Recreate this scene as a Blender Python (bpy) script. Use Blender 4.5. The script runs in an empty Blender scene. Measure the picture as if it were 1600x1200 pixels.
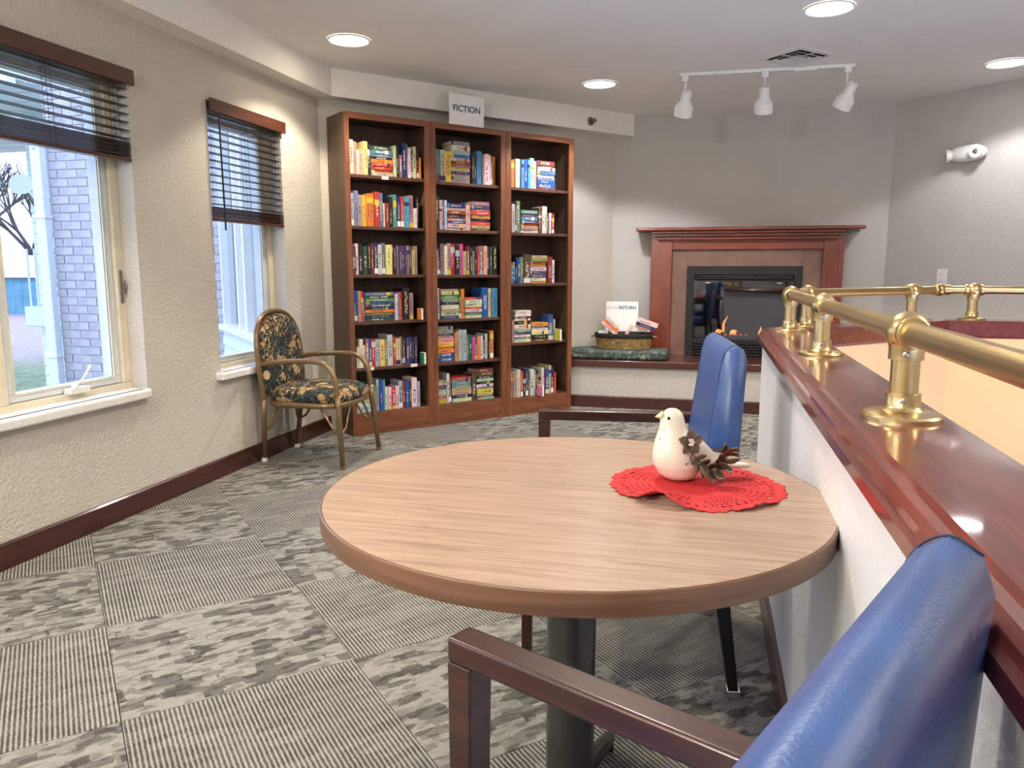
import bpy, bmesh, math, random
from mathutils import Vector, Matrix
random.seed(7)
SC = bpy.context.scene
COL = SC.collection
PI = math.pi

# ---------------------------------------------------------------- camera, world, light level
FPX = 1205.0
PITCH, YAW, CAM_H = math.radians(8.54), math.radians(14.14), 1.19
cam_d = bpy.data.cameras.new('camera')
cam_d.sensor_width = 36.0
cam_d.lens = 36.0*FPX/1600.0
cam_d.clip_start = 0.02
cam_d.clip_end = 300
cam = bpy.data.objects.new('camera', cam_d)
COL.objects.link(cam)
cam.location = (0, 0, CAM_H)
cam.rotation_euler = (PI/2-PITCH, 0, YAW)
SC.camera = cam

W = bpy.data.worlds.new('overcast_sky')
SC.world = W
W.use_nodes = True
_n = W.node_tree.nodes; _l = W.node_tree.links
_bg = _n['Background']
_tc = _n.new('ShaderNodeTexCoord'); _ns = _n.new('ShaderNodeTexNoise'); _cr = _n.new('ShaderNodeValToRGB')
_ns.inputs['Scale'].default_value = 2.2; _ns.inputs['Detail'].default_value = 4
_l.new(_tc.outputs['Generated'], _ns.inputs['Vector'])
_l.new(_ns.outputs['Fac'], _cr.inputs['Fac'])
_cr.color_ramp.elements[0].position = .35; _cr.color_ramp.elements[0].color = (.44, .56, 1.0, 1)
_cr.color_ramp.elements[1].position = .65; _cr.color_ramp.elements[1].color = (.66, .76, 1.0, 1)
_l.new(_cr.outputs['Color'], _bg.inputs['Color'])
_bg.inputs['Strength'].default_value = 2.5

SC.view_settings.view_transform = 'Standard'
SC.view_settings.look = 'None'
SC.view_settings.gamma = 1.0
SC.view_settings.use_curve_mapping = False
SC.view_settings.exposure = 0.95

SC.cycles.use_adaptive_sampling = True
SC.cycles.adaptive_threshold = .03
SC.cycles.caustics_reflective = False
SC.cycles.caustics_refractive = False

# strengths of the room's lamps (used in their builders below)
WARM, COOL = (1.0, .86, .68), (.98, .97, 1.0)
DOWNLIGHT_W = 75.0

# ---------------------------------------------------------------- mesh helpers
class MB:
    """collects shapes for ONE mesh object"""
    def __init__(s): s.v = []; s.f = []; s.m = []; s.mi = 0
    def add(s, vs, fs):
        o = len(s.v); s.v += [tuple(v) for v in vs]
        for f in fs: s.f.append([i+o for i in f]); s.m.append(s.mi)
        return s
    def box(s, a, b, M=None):
        x0, y0, z0 = a; x1, y1, z1 = b
        vs = [Vector(p) for p in ((x0,y0,z0),(x1,y0,z0),(x1,y1,z0),(x0,y1,z0),(x0,y0,z1),(x1,y0,z1),(x1,y1,z1),(x0,y1,z1))]
        if M is not None: vs = [M @ v for v in vs]
        return s.add(vs, [(0,3,2,1),(4,5,6,7),(0,1,5,4),(1,2,6,5),(2,3,7,6),(3,0,4,7)])
    def hexa(s, low, high):
        return s.add(list(low)+list(high), [(0,3,2,1),(4,5,6,7),(0,1,5,4),(1,2,6,5),(2,3,7,6),(3,0,4,7)])
    def prism(s, poly, z0, z1, M=None):
        n = len(poly)
        vs = [Vector((p[0],p[1],z0)) for p in poly]+[Vector((p[0],p[1],z1)) for p in poly]
        if M is not None: vs = [M @ v for v in vs]
        fs = [tuple(range(n-1,-1,-1)), tuple(range(n,2*n))]+[(i,(i+1)%n,n+(i+1)%n,n+i) for i in range(n)]
        return s.add(vs, fs)
    def lathe(s, prof, seg=24, M=None, sx=1, sy=1, cap=True):
        vs = []; n = len(prof)
        for k in range(seg):
            a = 2*PI*k/seg
            for r, z in prof: vs.append(Vector((r*math.cos(a)*sx, r*math.sin(a)*sy, z)))
        if M is not None: vs = [M @ v for v in vs]
        fs = []
        for k in range(seg):
            k2 = (k+1) % seg
            for i in range(n-1): fs.append((k*n+i, k2*n+i, k2*n+i+1, k*n+i+1))
        if cap:
            fs.append(tuple(k*n for k in range(seg-1,-1,-1))); fs.append(tuple(k*n+n-1 for k in range(seg)))
        return s.add(vs, fs)
    def tube(s, pts, r, seg=10, closed=False, cap=True, flat=1.0, up=None):
        pts = [Vector(p) for p in pts]; n = len(pts)
        rad = r if isinstance(r, (list, tuple)) else [r]*n
        vs = []; prevN = None
        for i, p in enumerate(pts):
            if closed: t = pts[(i+1)%n]-pts[i-1]
            else: t = pts[min(i+1,n-1)]-pts[max(i-1,0)]
            t.normalize()
            if prevN is None:
                ref = Vector(up) if up is not None else (Vector((0,0,1)) if abs(t.z) < .9 else Vector((1,0,0)))
                N = t.cross(ref).normalized()
            else:
                N = (prevN - t*prevN.dot(t)).normalized()
            prevN = N; B = t.cross(N)
            for k in range(seg):
                a = 2*PI*k/seg
                vs.append(p + N*math.cos(a)*rad[i] + B*math.sin(a)*rad[i]*flat)
        fs = []
        for i in range(n if closed else n-1):
            j = (i+1) % n
            for k in range(seg):
                k2 = (k+1) % seg
                fs.append((i*seg+k, i*seg+k2, j*seg+k2, j*seg+k))
        if cap and not closed:
            fs.append(tuple(range(seg-1,-1,-1))); fs.append(tuple((n-1)*seg+k for k in range(seg)))
        return s.add(vs, fs)
    def sphere(s, c, r, seg=14, rings=8, sc=(1,1,1)):
        prof = [(max(1e-4, r*math.sin(PI*i/rings)), -r*math.cos(PI*i/rings)) for i in range(rings+1)]
        M = Matrix.Translation(Vector(c)) @ Matrix.Diagonal((sc[0],sc[1],sc[2],1))
        return s.lathe(prof, seg, M)
    def grid(s, fn, nu, nv, wrapu=False):
        vs = [fn(i, j) for i in range(nu) for j in range(nv)]
        fs = []
        for i in range(nu if wrapu else nu-1):
            i2 = (i+1) % nu
            for j in range(nv-1): fs.append((i*nv+j, i2*nv+j, i2*nv+j+1, i*nv+j+1))
        return s.add(vs, fs)
    def mesh(s, name, mats=(), smooth=False, fix=True):
        me = bpy.data.meshes.new(name); me.from_pydata(s.v, [], s.f)
        if fix:
            bm = bmesh.new(); bm.from_mesh(me); bmesh.ops.recalc_face_normals(bm, faces=bm.faces); bm.to_mesh(me); bm.free()
        for m in mats: me.materials.append(m)
        if len(mats) > 1: me.polygons.foreach_set('material_index', s.m)
        if smooth:
            me.polygons.foreach_set('use_smooth', [True]*len(me.polygons))
        me.update()
        return me
    def build(s, name, mat, parent=None, smooth=False, bevel=0, seg=2, loc=None, rot=None, auto=None, sub=0):
        mats = mat if isinstance(mat, (list, tuple)) else [mat]
        me = s.mesh(name, mats, smooth)
        o = bpy.data.objects.new(name, me); COL.objects.link(o)
        if parent is not None: o.parent = parent
        if loc is not None: o.location = loc
        if rot is not None: o.rotation_euler = rot
        if bevel:
            b = o.modifiers.new('bevel', 'BEVEL'); b.width = bevel; b.segments = seg; b.limit_method = 'ANGLE'; b.angle_limit = math.radians(40)
            me.polygons.foreach_set('use_smooth', [True]*len(me.polygons))
            b.harden_normals = True
        if sub:
            d = o.modifiers.new('subsurf', 'SUBSURF'); d.levels = sub; d.render_levels = sub
        if auto:
            me.polygons.foreach_set('use_smooth', [True]*len(me.polygons))
            sharp_by_angle(me, auto)
        return o

def sharp_by_angle(me, ang):
    bm = bmesh.new(); bm.from_mesh(me)
    for e in bm.edges:
        if len(e.link_faces) == 2 and e.calc_face_angle(0) > math.radians(ang): e.smooth = False
    bm.to_mesh(me); bm.free()

def tag(o, label=None, cat=None, group=None, kind=None):
    if label: o['label'] = label
    if cat: o['category'] = cat
    if group: o['group'] = group
    if kind: o['kind'] = kind
    return o
def empty(name, loc=(0,0,0), rz=0, label=None, cat=None, group=None, kind=None):
    o = bpy.data.objects.new(name, None); COL.objects.link(o)
    o.location = loc; o.rotation_euler = (0,0,rz); o.empty_display_size = .05
    return tag(o, label, cat, group, kind)
def inst(name, me, parent=None, loc=(0,0,0), rot=(0,0,0), scale=(1,1,1), mat=None):
    o = bpy.data.objects.new(name, me); COL.objects.link(o)
    o.parent = parent; o.location = loc; o.rotation_euler = rot; o.scale = scale
    if mat is not None:
        o.material_slots[0].link = 'OBJECT'; o.material_slots[0].material = mat
    return o
def copy_tree(o, parent=None):
    c = o.copy(); COL.objects.link(c); c.parent = parent
    for ch in list(o.children): copy_tree(ch, c)
    return c
def clip(poly, a, b, c):
    """keep the side a*x+b*y<=c of a convex polygon"""
    out = []
    for i in range(len(poly)):
        p, q = poly[i], poly[(i+1)%len(poly)]
        dp, dq = a*p[0]+b*p[1]-c, a*q[0]+b*q[1]-c
        if dp <= 0: out.append(p)
        if (dp < 0 < dq) or (dq < 0 < dp):
            t = dp/(dp-dq); out.append((p[0]+t*(q[0]-p[0]), p[1]+t*(q[1]-p[1])))
    return out
def clip_to(poly, region):
    """region: convex, counter-clockwise"""
    for i in range(len(region)):
        if len(poly) < 3: return []
        p, q = region[i], region[(i+1)%len(region)]
        a, b = q[1]-p[1], -(q[0]-p[0])
        poly = clip(poly, a, b, a*p[0]+b*p[1])
    return poly
def area(poly):
    return .5*sum(poly[i][0]*poly[(i+1)%len(poly)][1]-poly[(i+1)%len(poly)][0]*poly[i][1] for i in range(len(poly))) if len(poly) > 2 else 0
def sweep(mb, prof, path, cap=True):
    """profile (d,z) carried along a plan polyline; d>0 is to the LEFT of travel, mitred"""
    P = [Vector((p[0],p[1])) for p in path]; n = len(P); m = len(prof); vs = []
    for i in range(n):
        ds = []
        if i > 0: ds.append((P[i]-P[i-1]).normalized())
        if i < n-1: ds.append((P[i+1]-P[i]).normalized())
        ns = [Vector((-d.y, d.x)) for d in ds]
        if len(ns) == 1: N = ns[0]
        else:
            N = (ns[0]+ns[1]).normalized(); N = N/max(.2, N.dot(ns[0]))
        for d, z in prof: vs.append((P[i].x+N.x*d, P[i].y+N.y*d, z))
    fs = []
    for i in range(n-1):
        for k in range(m):
            k2 = (k+1) % m
            fs.append((i*m+k, i*m+k2, (i+1)*m+k2, (i+1)*m+k))
    if cap: fs.append(tuple(range(m))); fs.append(tuple((n-1)*m+k for k in range(m-1,-1,-1)))
    return mb.add(vs, fs)
def smooth_path(pts, n=6):
    """Catmull-Rom through the points"""
    P = [Vector(p) for p in pts]; out = []
    for i in range(len(P)-1):
        p0, p1, p2, p3 = P[max(i-1,0)], P[i], P[i+1], P[min(i+2,len(P)-1)]
        for k in range(n):
            t = k/n
            out.append(.5*((2*p1)+(p2-p0)*t+(2*p0-5*p1+4*p2-p3)*t*t+(3*p1-p0-3*p2+p3)*t**3))
    out.append(P[-1]); return out
def text_mesh(name, body, size, mat, parent, loc, rot, align='CENTER'):
    cu = bpy.data.curves.new(name, 'FONT'); cu.body = body; cu.size = size; cu.align_x = align; cu.align_y = 'CENTER'; cu.extrude = .0006; cu.offset = .0011
    t = bpy.data.objects.new(name+'_src', cu); COL.objects.link(t)
    bpy.context.view_layer.update()
    me = bpy.data.meshes.new_from_object(t.evaluated_get(bpy.context.evaluated_depsgraph_get()))
    bpy.data.objects.remove(t); bpy.data.curves.remove(cu)
    me.materials.clear(); me.materials.append(mat); me.name = name
    return inst(name, me, parent, loc, rot)

# ---------------------------------------------------------------- materials
class NT:
    def __init__(s, name):
        s.m = bpy.data.materials.new(name); s.m.use_nodes = True
        s.n = s.m.node_tree.nodes; s.l = s.m.node_tree.links; s.b = s.n['Principled BSDF']
    def node(s, t, **kw):
        k = s.n.new(t)
        for a, v in kw.items(): setattr(k, a, v)
        return k
    def link(s, a, b): s.l.new(a, b)
    def coord(s, kind='Object', scale=(1,1,1), rot=(0,0,0), loc=(0,0,0)):
        tc = s.node('ShaderNodeTexCoord'); mp = s.node('ShaderNodeMapping')
        mp.inputs['Scale'].default_value = scale; mp.inputs['Rotation'].default_value = rot; mp.inputs['Location'].default_value = loc
        s.link(tc.outputs[kind], mp.inputs['Vector']); return mp.outputs['Vector']
    def noise(s, vec, scale, detail=3, rough=.5, dist=0):
        k = s.node('ShaderNodeTexNoise'); k.inputs['Scale'].default_value = scale; k.inputs['Detail'].default_value = detail
        k.inputs['Roughness'].default_value = rough; k.inputs['Distortion'].default_value = dist
        if vec is not None: s.link(vec, k.inputs['Vector'])
        return k
    def voro(s, vec, scale, feature='F1', metric='EUCLIDEAN', rnd=1):
        k = s.node('ShaderNodeTexVoronoi', feature=feature, distance=metric)
        k.inputs['Scale'].default_value = scale; k.inputs['Randomness'].default_value = rnd
        s.link(vec, k.inputs['Vector']); return k
    def ramp(s, fac, stops, interp='LINEAR'):
        k = s.node('ShaderNodeValToRGB'); k.color_ramp.interpolation = interp
        while len(k.color_ramp.elements) > len(stops): k.color_ramp.elements.remove(k.color_ramp.elements[-1])
        while len(k.color_ramp.elements) < len(stops): k.color_ramp.elements.new(.5)
        for e, (p, c) in zip(k.color_ramp.elements, stops): e.position = p; e.color = (*c, 1) if len(c) == 3 else c
        if fac is not None: s.link(fac, k.inputs['Fac'])
        return k.outputs['Color']
    def math(s, op, a, b=None, c=None):
        k = s.node('ShaderNodeMath', operation=op)
        for i, v in enumerate((a, b, c)):
            if v is None: continue
            if isinstance(v, (int, float)): k.inputs[i].default_value = v
            else: s.link(v, k.inputs[i])
        return k.outputs[0]
    def mix(s, fac, a, b, blend='MIX'):
        k = s.node('ShaderNodeMix', data_type='RGBA', blend_type=blend)
        for sock, v in ((k.inputs['Factor'], fac), (k.inputs['A'], a), (k.inputs['B'], b)):
            if isinstance(v, (int, float)): sock.default_value = v
            elif isinstance(v, tuple): sock.default_value = (*v, 1) if len(v) == 3 else v
            else: s.link(v, sock)
        return k.outputs['Result']
    def sep(s, vec):
        k = s.node('ShaderNodeSeparateXYZ'); s.link(vec, k.inputs[0]); return k.outputs
    def bump(s, h, strength=.3, dist=.002):
        k = s.node('ShaderNodeBump'); k.inputs['Strength'].default_value = strength; k.inputs['Distance'].default_value = dist
        s.link(h, k.inputs['Height']); s.link(k.outputs['Normal'], s.b.inputs['Normal'])
    def base(s, c):
        if isinstance(c, tuple): s.b.inputs['Base Color'].default_value = (*c, 1)
        else: s.link(c, s.b.inputs['Base Color'])
    def set(s, rough=.5, metal=0, spec=None, coat=0, coat_r=.1, sheen=0):
        s.b.inputs['Roughness'].default_value = rough; s.b.inputs['Metallic'].default_value = metal
        if spec is not None: s.b.inputs['Specular IOR Level'].default_value = spec
        if coat: s.b.inputs['Coat Weight'].default_value = coat; s.b.inputs['Coat Roughness'].default_value = coat_r
        if sheen: s.b.inputs['Sheen Weight'].default_value = sheen
        return s.m

def plain(name, c, rough=.5, metal=0, var=.06, scale=30, spec=None, coat=0, coat_r=.1):
    k = NT(name); v = k.coord(); n = k.noise(v, scale)
    lo = tuple(x*(1-var) for x in c); hi = tuple(min(1, x*(1+var)) for x in c)
    k.base(k.ramp(n.outputs['Fac'], [(.3, lo), (.7, hi)])); return k.set(rough, metal, spec, coat, coat_r)
def wood(name, c_dark, c_mid, c_light, axis=2, scale=9, rough=.4, coat=0, coat_r=.12, stretch=14, rot=(0,0,0), bump=.08):
    k = NT(name); sc = [scale*stretch*.35]*3; sc[axis] = scale*.35
    v = k.coord(scale=tuple(sc), rot=rot)
    n = k.noise(v, 1.0, 5, .6, 1.2); n2 = k.noise(v, 4.5, 3, .6)
    f = k.math('ADD', k.math('MULTIPLY', n.outputs['Fac'], .7), k.math('MULTIPLY', n2.outputs['Fac'], .3))
    k.base(k.ramp(f, [(.34, c_dark), (.5, c_mid), (.66, c_light)]))
    if bump: k.bump(f, bump, .001)
    return k.set(rough, coat=coat, coat_r=coat_r)
def wall_paint(name, c, bump=.5, scale=55, rough=.75):
    k = NT(name); v = k.coord(); n = k.noise(v, scale, 4, .55); n2 = k.noise(v, 3, 2)
    k.base(k.ramp(n2.outputs['Fac'], [(.3, tuple(x*.975 for x in c)), (.7, tuple(min(1, x*1.02) for x in c))]))
    r = k.ramp(n.outputs['Fac'], [(.42, (0,0,0)), (.62, (1,1,1))])
    k.bump(r, bump, .004); return k.set(rough, spec=.3)
def emis(name, c, s):
    k = NT(name); k.base(c); k.b.inputs['Emission Color'].default_value = (*c, 1); k.b.inputs['Emission Strength'].default_value = s
    return k.set(.5)
def glass(name, gloss=.03, tint=(.95,.98,1)):
    k = NT(name); k.n.remove(k.b); out = k.n['Material Output']
    t = k.node('ShaderNodeBsdfTransparent'); t.inputs[0].default_value = (*tint, 1)
    g = k.node('ShaderNodeBsdfGlossy'); g.inputs['Roughness'].default_value = .02
    fr = k.node('ShaderNodeLayerWeight'); fr.inputs['Blend'].default_value = .5
    mx = k.node('ShaderNodeMixShader')
    k.link(k.math('MULTIPLY_ADD', k.math('POWER', fr.outputs['Facing'], 5.0), .6, gloss), mx.inputs[0]); k.link(t.outputs[0], mx.inputs[1]); k.link(g.outputs[0], mx.inputs[2])
    k.link(mx.outputs[0], out.inputs['Surface']); return k.m

M = {}
M['wall'] = wall_paint('greige_wall_paint', (.56, .525, .46), .55, 60)
M['wall_fire'] = wall_paint('grey_wall_paint', (.50, .48, .45), .3, 45)
M['ceiling'] = wall_paint('ceiling_paint', (.88, .855, .82), .15, 70, .85)
M['soffit'] = wall_paint('soffit_paint', (.84, .81, .75), .2, 60, .8)
M['half_wall'] = wall_paint('pale_half_wall_paint', (.74, .75, .76), .25, 70, .38)
M['peach'] = wall_paint('peach_wall_paint', (.84, .56, .29), .12, 50, .7)
M['base'] = wood('mahogany_baseboard', (.030,.008,.007), (.055,.013,.011), (.085,.022,.017), 1, 6, .35, .3)
M['cap'] = wood('cherry_cap', (.075,.010,.006), (.135,.018,.010), (.21,.036,.018), 1, 7, .30, .8, .05, 16)
M['mantel'] = wood('mantel_wood', (.10,.016,.008), (.165,.027,.012), (.23,.045,.018), 2, 6, .32, .5, .12, 10)
M['mantel_h'] = wood('mantel_wood_across', (.10,.016,.008), (.165,.027,.012), (.23,.045,.018), 0, 6, .32, .5, .12, 10)
M['hearth_slab'] = wood('hearth_slab_wood', (.035,.010,.008), (.06,.017,.012), (.09,.026,.018), 0, 6, .3, .5, .12, 10)
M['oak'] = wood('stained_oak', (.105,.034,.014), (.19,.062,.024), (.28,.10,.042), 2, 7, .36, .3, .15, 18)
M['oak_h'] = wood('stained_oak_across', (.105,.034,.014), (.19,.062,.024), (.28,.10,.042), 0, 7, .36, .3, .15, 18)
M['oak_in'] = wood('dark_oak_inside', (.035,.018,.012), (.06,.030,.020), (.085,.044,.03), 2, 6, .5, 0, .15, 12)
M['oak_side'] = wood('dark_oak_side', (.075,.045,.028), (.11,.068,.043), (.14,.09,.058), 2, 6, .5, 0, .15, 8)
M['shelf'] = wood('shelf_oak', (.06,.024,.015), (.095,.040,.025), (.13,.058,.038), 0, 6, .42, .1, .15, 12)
M['table_top'] = wood('walnut_laminate', (.24,.155,.105), (.38,.265,.19), (.48,.35,.26), 0, 11, .33, .25, .2, 22, (0,0,-.22), 0)
M['table_edge'] = wood('walnut_edge', (.075,.034,.018), (.14,.066,.034), (.20,.10,.055), 2, 60, .40, .1, .2, .06)
M['table_metal'] = plain('brushed_dark_steel', (.10,.10,.095), .32, .85, .25, 14)
M['arm_wood'] = wood('espresso_wood', (.020,.006,.004), (.036,.010,.006), (.060,.018,.010), 0, 6, .28, .4, .12, 10)
M['leg_black'] = plain('black_leg', (.008,.008,.010), .45)
M['chrome'] = plain('chrome', (.75,.75,.78), .12, 1)
def leather(name, c):
    k = NT(name); v = k.coord(); n = k.voro(v, 260, 'F1'); n2 = k.noise(v, 18, 4)
    k.base(k.ramp(n2.outputs['Fac'], [(.3, tuple(x*.85 for x in c)), (.7, tuple(x*1.12 for x in c))]))
    h = k.math('ADD', n.outputs['Distance'], k.math('MULTIPLY', n2.outputs['Fac'], 1.2)); k.bump(h, .25, .0012)
    return k.set(.40, spec=.5, coat=.35, coat_r=.32)
M['leather'] = leather('blue_leather', (.030, .085, .26))
M['leather_dark'] = leather('navy_leather', (.022, .050, .135))
M['seam'] = plain('navy_seam', (.008,.015,.05), .6)
M['white_pl'] = plain('white_plastic', (.78,.77,.74), .4)
M['white_trim'] = plain('white_trim_paint', (.74,.73,.70), .45)
M['cream_frame'] = plain('cream_window_frame', (.66,.60,.46), .5, 0, .08, 12)
M['sash'] = plain('white_sash', (.62,.66,.68), .4)
M['blind'] = wood('blind_dark_wood', (.020,.007,.005), (.034,.011,.008), (.052,.018,.012), 1, 6, .38, .2)
M['valance'] = wood('blind_valance_wood', (.050,.015,.008), (.075,.022,.011), (.10,.032,.016), 1, 6, .34, .35)
M['cord'] = plain('dark_cord', (.02,.012,.01), .7)
M['glass'] = glass('window_glass')
def brass(name):
    k = NT(name); n = k.noise(k.coord(), 5, 2, .4)
    k.base(k.ramp(n.outputs['Fac'], [(.3, (.55,.40,.175)), (.7, (.64,.49,.25))]))
    return k.set(.30, 1)
M['brass'] = brass('worn_brass')
M['steel'] = plain('steel_screw', (.55,.53,.5), .25, 1)
M['bronze_tube'] = plain('bronze_painted_tube', (.20,.125,.055), .28, .35, .08, 20, None, .4, .12)
M['black_metal'] = plain('black_metal', (.012,.012,.014), .42, .3)
M['stone'] = plain('brown_stone_surround', (.16,.085,.062), .45, 0, .18, 9)
M['fire_glass'] = glass('firebox_glass', .12, (.55,.58,.68))
M['firebox_in'] = plain('firebox_lining', (.020,.022,.035), .8)
M['log'] = plain('ceramic_log', (.05,.04,.035), .9, 0, .5, 40)
M['flame'] = emis('flame', (1.0,.26,.05), 3.2)
M['ember'] = emis('ember', (1.0,.22,.06), 1.6)
M['paper'] = plain('white_card', (.80,.80,.78), .6)
M['ink_blue'] = plain('blue_ink', (.055,.075,.19), .6)
M['ink_teal'] = plain('teal_blue_ink', (.06,.16,.32), .6)
M['ink_faded'] = plain('faded_grey_ink', (.62,.64,.63), .6)
M['pages'] = plain('book_pages', (.62,.53,.38), .8, 0, .12, 60)
def wicker(name):
    k = NT(name); v = k.coord(); n = k.noise(v, 40, 4)
    k.base(k.ramp(n.outputs['Fac'], [(.3, (.13,.070,.018)), (.5, (.29,.18,.055)), (.7, (.46,.32,.13))])); return k.set(.45)
M['wicker'] = wicker('wicker')
M['liner'] = plain('black_liner', (.006,.006,.007), .8)
def floral(name, base, petals, scale=8):
    k = NT(name); v0 = k.coord(); nd = k.noise(v0, 9, 2)
    vm = k.node('ShaderNodeVectorMath', operation='MULTIPLY_ADD'); k.link(nd.outputs['Color'], vm.inputs[0]); vm.inputs[1].default_value = (.05,)*3; k.link(v0, vm.inputs[2]); v = vm.outputs[0]
    a = k.voro(v, scale); b = k.voro(v, scale*2.3); c = k.noise(v, scale*5, 3); w = k.noise(v, scale*1.4, 2, .5, 3.0)
    pet = k.ramp(k.sep(a.outputs['Color'])[0], [(0, petals[0]), (.35, petals[1]), (.6, petals[2]), (.85, petals[3])], 'CONSTANT')
    small = k.ramp(k.sep(b.outputs['Color'])[1], [(0, petals[1]), (.3, petals[4]), (.65, petals[3])], 'CONSTANT')
    # petals: cells broken into finger-like lobes
    lobe = k.math('ADD', k.math('MULTIPLY', a.outputs['Distance'], 1.0), k.math('MULTIPLY', b.outputs['Distance'], .55))
    fm = k.ramp(lobe, [(.52, (1,1,1)), (.58, (0,0,0))])
    stem = k.ramp(w.outputs['Fac'], [(.455, (0,0,0)), (.475, (1,1,1)), (.53, (1,1,1)), (.55, (0,0,0))])
    col = k.mix(stem, base, small)
    col = k.mix(fm, col, pet)
    edge = k.voro(v, scale*2.3, 'DISTANCE_TO_EDGE')
    em = k.ramp(edge.outputs['Distance'], [(.02, (1,1,1)), (.07, (0,0,0))])
    col = k.mix(k.math('MULTIPLY', em, .75), col, tuple(x*.4 for x in base))
    k.base(col); k.bump(c.outputs['Fac'], .15, .001); return k.set(.8, spec=.2)
M['floral'] = floral('floral_tapestry', (.022,.032,.036), [(.40,.25,.10), (.52,.36,.19), (.20,.06,.045), (.33,.20,.09), (.075,.10,.085)])
M['bench_fabric'] = floral('green_damask', (.055,.075,.065), [(.20,.22,.18), (.26,.28,.23), (.09,.12,.10), (.15,.18,.15), (.045,.07,.06)], 9)
def carpet(name, striped):
    k = NT(name); v = k.coord(); oi = k.node('ShaderNodeObjectInfo')
    vm = k.node('ShaderNodeVectorMath', operation='MULTIPLY_ADD'); k.link(oi.outputs['Random'], vm.inputs[0]); vm.inputs[1].default_value = (37.0, 11.0, 0); k.link(v, vm.inputs[2])
    wob = k.noise(v, 70, 2); vw = k.node('ShaderNodeVectorMath', operation='MULTIPLY_ADD'); k.link(wob.outputs['Color'], vw.inputs[0]); vw.inputs[1].default_value = (.009,.006,0); k.link(vm.outputs[0], vw.inputs[2])
    vo = vw.outputs[0]
    def stretched(sx, sy, o=0):
        m = k.node('ShaderNodeMapping'); m.inputs['Scale'].default_value = (sx, sy, 1); m.inputs['Location'].default_value = (o,o*1.7,0); k.link(vo, m.inputs['Vector']); return m.outputs[0]
    xyz = k.sep(v)
    rib = xyz[0] if striped else xyz[1]
    per = .0122 if striped else .0078; jit = k.noise(v, 55, 2); rib = k.math('MULTIPLY_ADD', jit.outputs['Fac'], .0045, rib)
    sn = k.math('SINE', k.math('MULTIPLY', rib, 2*PI/per)); sn = k.math('MULTIPLY_ADD', sn, .5, .5)
    fuzz = k.noise(v, 240, 3, .7)
    if striped:
        b1 = k.voro(stretched(10, 34), 1, 'F1', 'CHEBYCHEV'); b2 = k.noise(stretched(9, 30, 3), 1, 3, .6)
        amp = k.math('MULTIPLY_ADD', k.sep(b1.outputs['Color'])[0], .35, k.math('MULTIPLY_ADD', b2.outputs['Fac'], .9, -.05))
        lum = k.math('SUBTRACT', .86, k.math('MULTIPLY', k.math('SUBTRACT', 1.0, sn), k.math('MULTIPLY_ADD', amp, .75, .30)))
        lum = k.math('SUBTRACT', lum, k.math('MULTIPLY', k.sep(b1.outputs['Color'])[1], .12))
    else:
        b1 = k.voro(stretched(13, 30), 1, 'F1', 'CHEBYCHEV'); b4 = k.voro(stretched(25, 60, 5), 1, 'F1', 'CHEBYCHEV'); b2 = k.noise(stretched(20, 46, 2), 1, 4, .65)
        c1 = k.ramp(k.sep(b1.outputs['Color'])[0], [(.55,(1,1,1)),(.75,(0,0,0))]); c2 = k.ramp(k.sep(b4.outputs['Color'])[0], [(.50,(1,1,1)),(.85,(.15,.15,.15))])
        t = k.math('ADD', k.math('MULTIPLY', c1, .40), k.math('ADD', k.math('MULTIPLY', c2, .30), k.math('MULTIPLY', b2.outputs['Fac'], .50)))
        lum = k.math('ADD', k.math('MULTIPLY_ADD', sn, .22, -.30), t)
    lum = k.math('ADD', lum, k.math('MULTIPLY_ADD', fuzz.outputs['Fac'], .8, -.40))
    k.base(k.ramp(lum, [(.02, (.055,.054,.050) if striped else (.050,.049,.045)), (.42, (.15,.147,.130) if striped else (.14,.137,.122)), (.88, (.38,.37,.335) if striped else (.33,.325,.295))]))
    k.bump(k.math('ADD', sn, fuzz.outputs['Fac']), .5, .003); return k.set(.95, spec=.1)
M['carpet_a'] = carpet('striped_carpet', True)
M['carpet_b'] = carpet('mottled_carpet', False)
M['subfloor'] = plain('subfloor', (.03,.03,.028), .9)
M['lace'] = plain('red_lace', (.50,.012,.016), .75, 0, .12, 160)
def ceramic(name):
    k = NT(name); v = k.coord(); n = k.noise(v, 38, 4, .65); n2 = k.noise(v, 9, 2)
    m1 = k.ramp(n.outputs['Fac'], [(.655, (0,0,0)), (.67, (1,1,1))]); m2 = k.ramp(n2.outputs['Fac'], [(.48, (0,0,0)), (.56, (1,1,1))])
    k.base(k.mix(k.math('MULTIPLY', m1, m2), (.76,.72,.58), (.10,.06,.035))); return k.set(.22, coat=.5, coat_r=.08)
M['ceramic'] = ceramic('cream_ceramic')
M['eye'] = plain('black_glaze', (.01,.01,.01), .15)
M['beak'] = plain('pale_yellow_glaze', (.66,.60,.33), .3)
M['bronze'] = plain('antique_bronze', (.17,.125,.085), .36, .75, .35, 90)
M['pearl'] = plain('pearl', (.80,.70,.70), .15, .2)
M['metal_grey'] = plain('grey_metal', (.20,.18,.16), .4, .7)
M['brick'] = plain('glare_lightened_brick', (.43,.40,.42), .85, 0, .25, 7)  # brick colour lightened to carry the hazy glare of the view outside
M['mortar'] = plain('mortar', (.56,.56,.58), .9)  # mortar lightened along with the brick for the same glare
M['siding'] = plain('pale_vinyl_siding', (.66,.70,.74), .6)
M['shed'] = plain('teal_shed_boards', (.10,.26,.34), .7, 0, .2, 3)
M['bark'] = plain('bark', (.07,.06,.055), .9)
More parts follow.
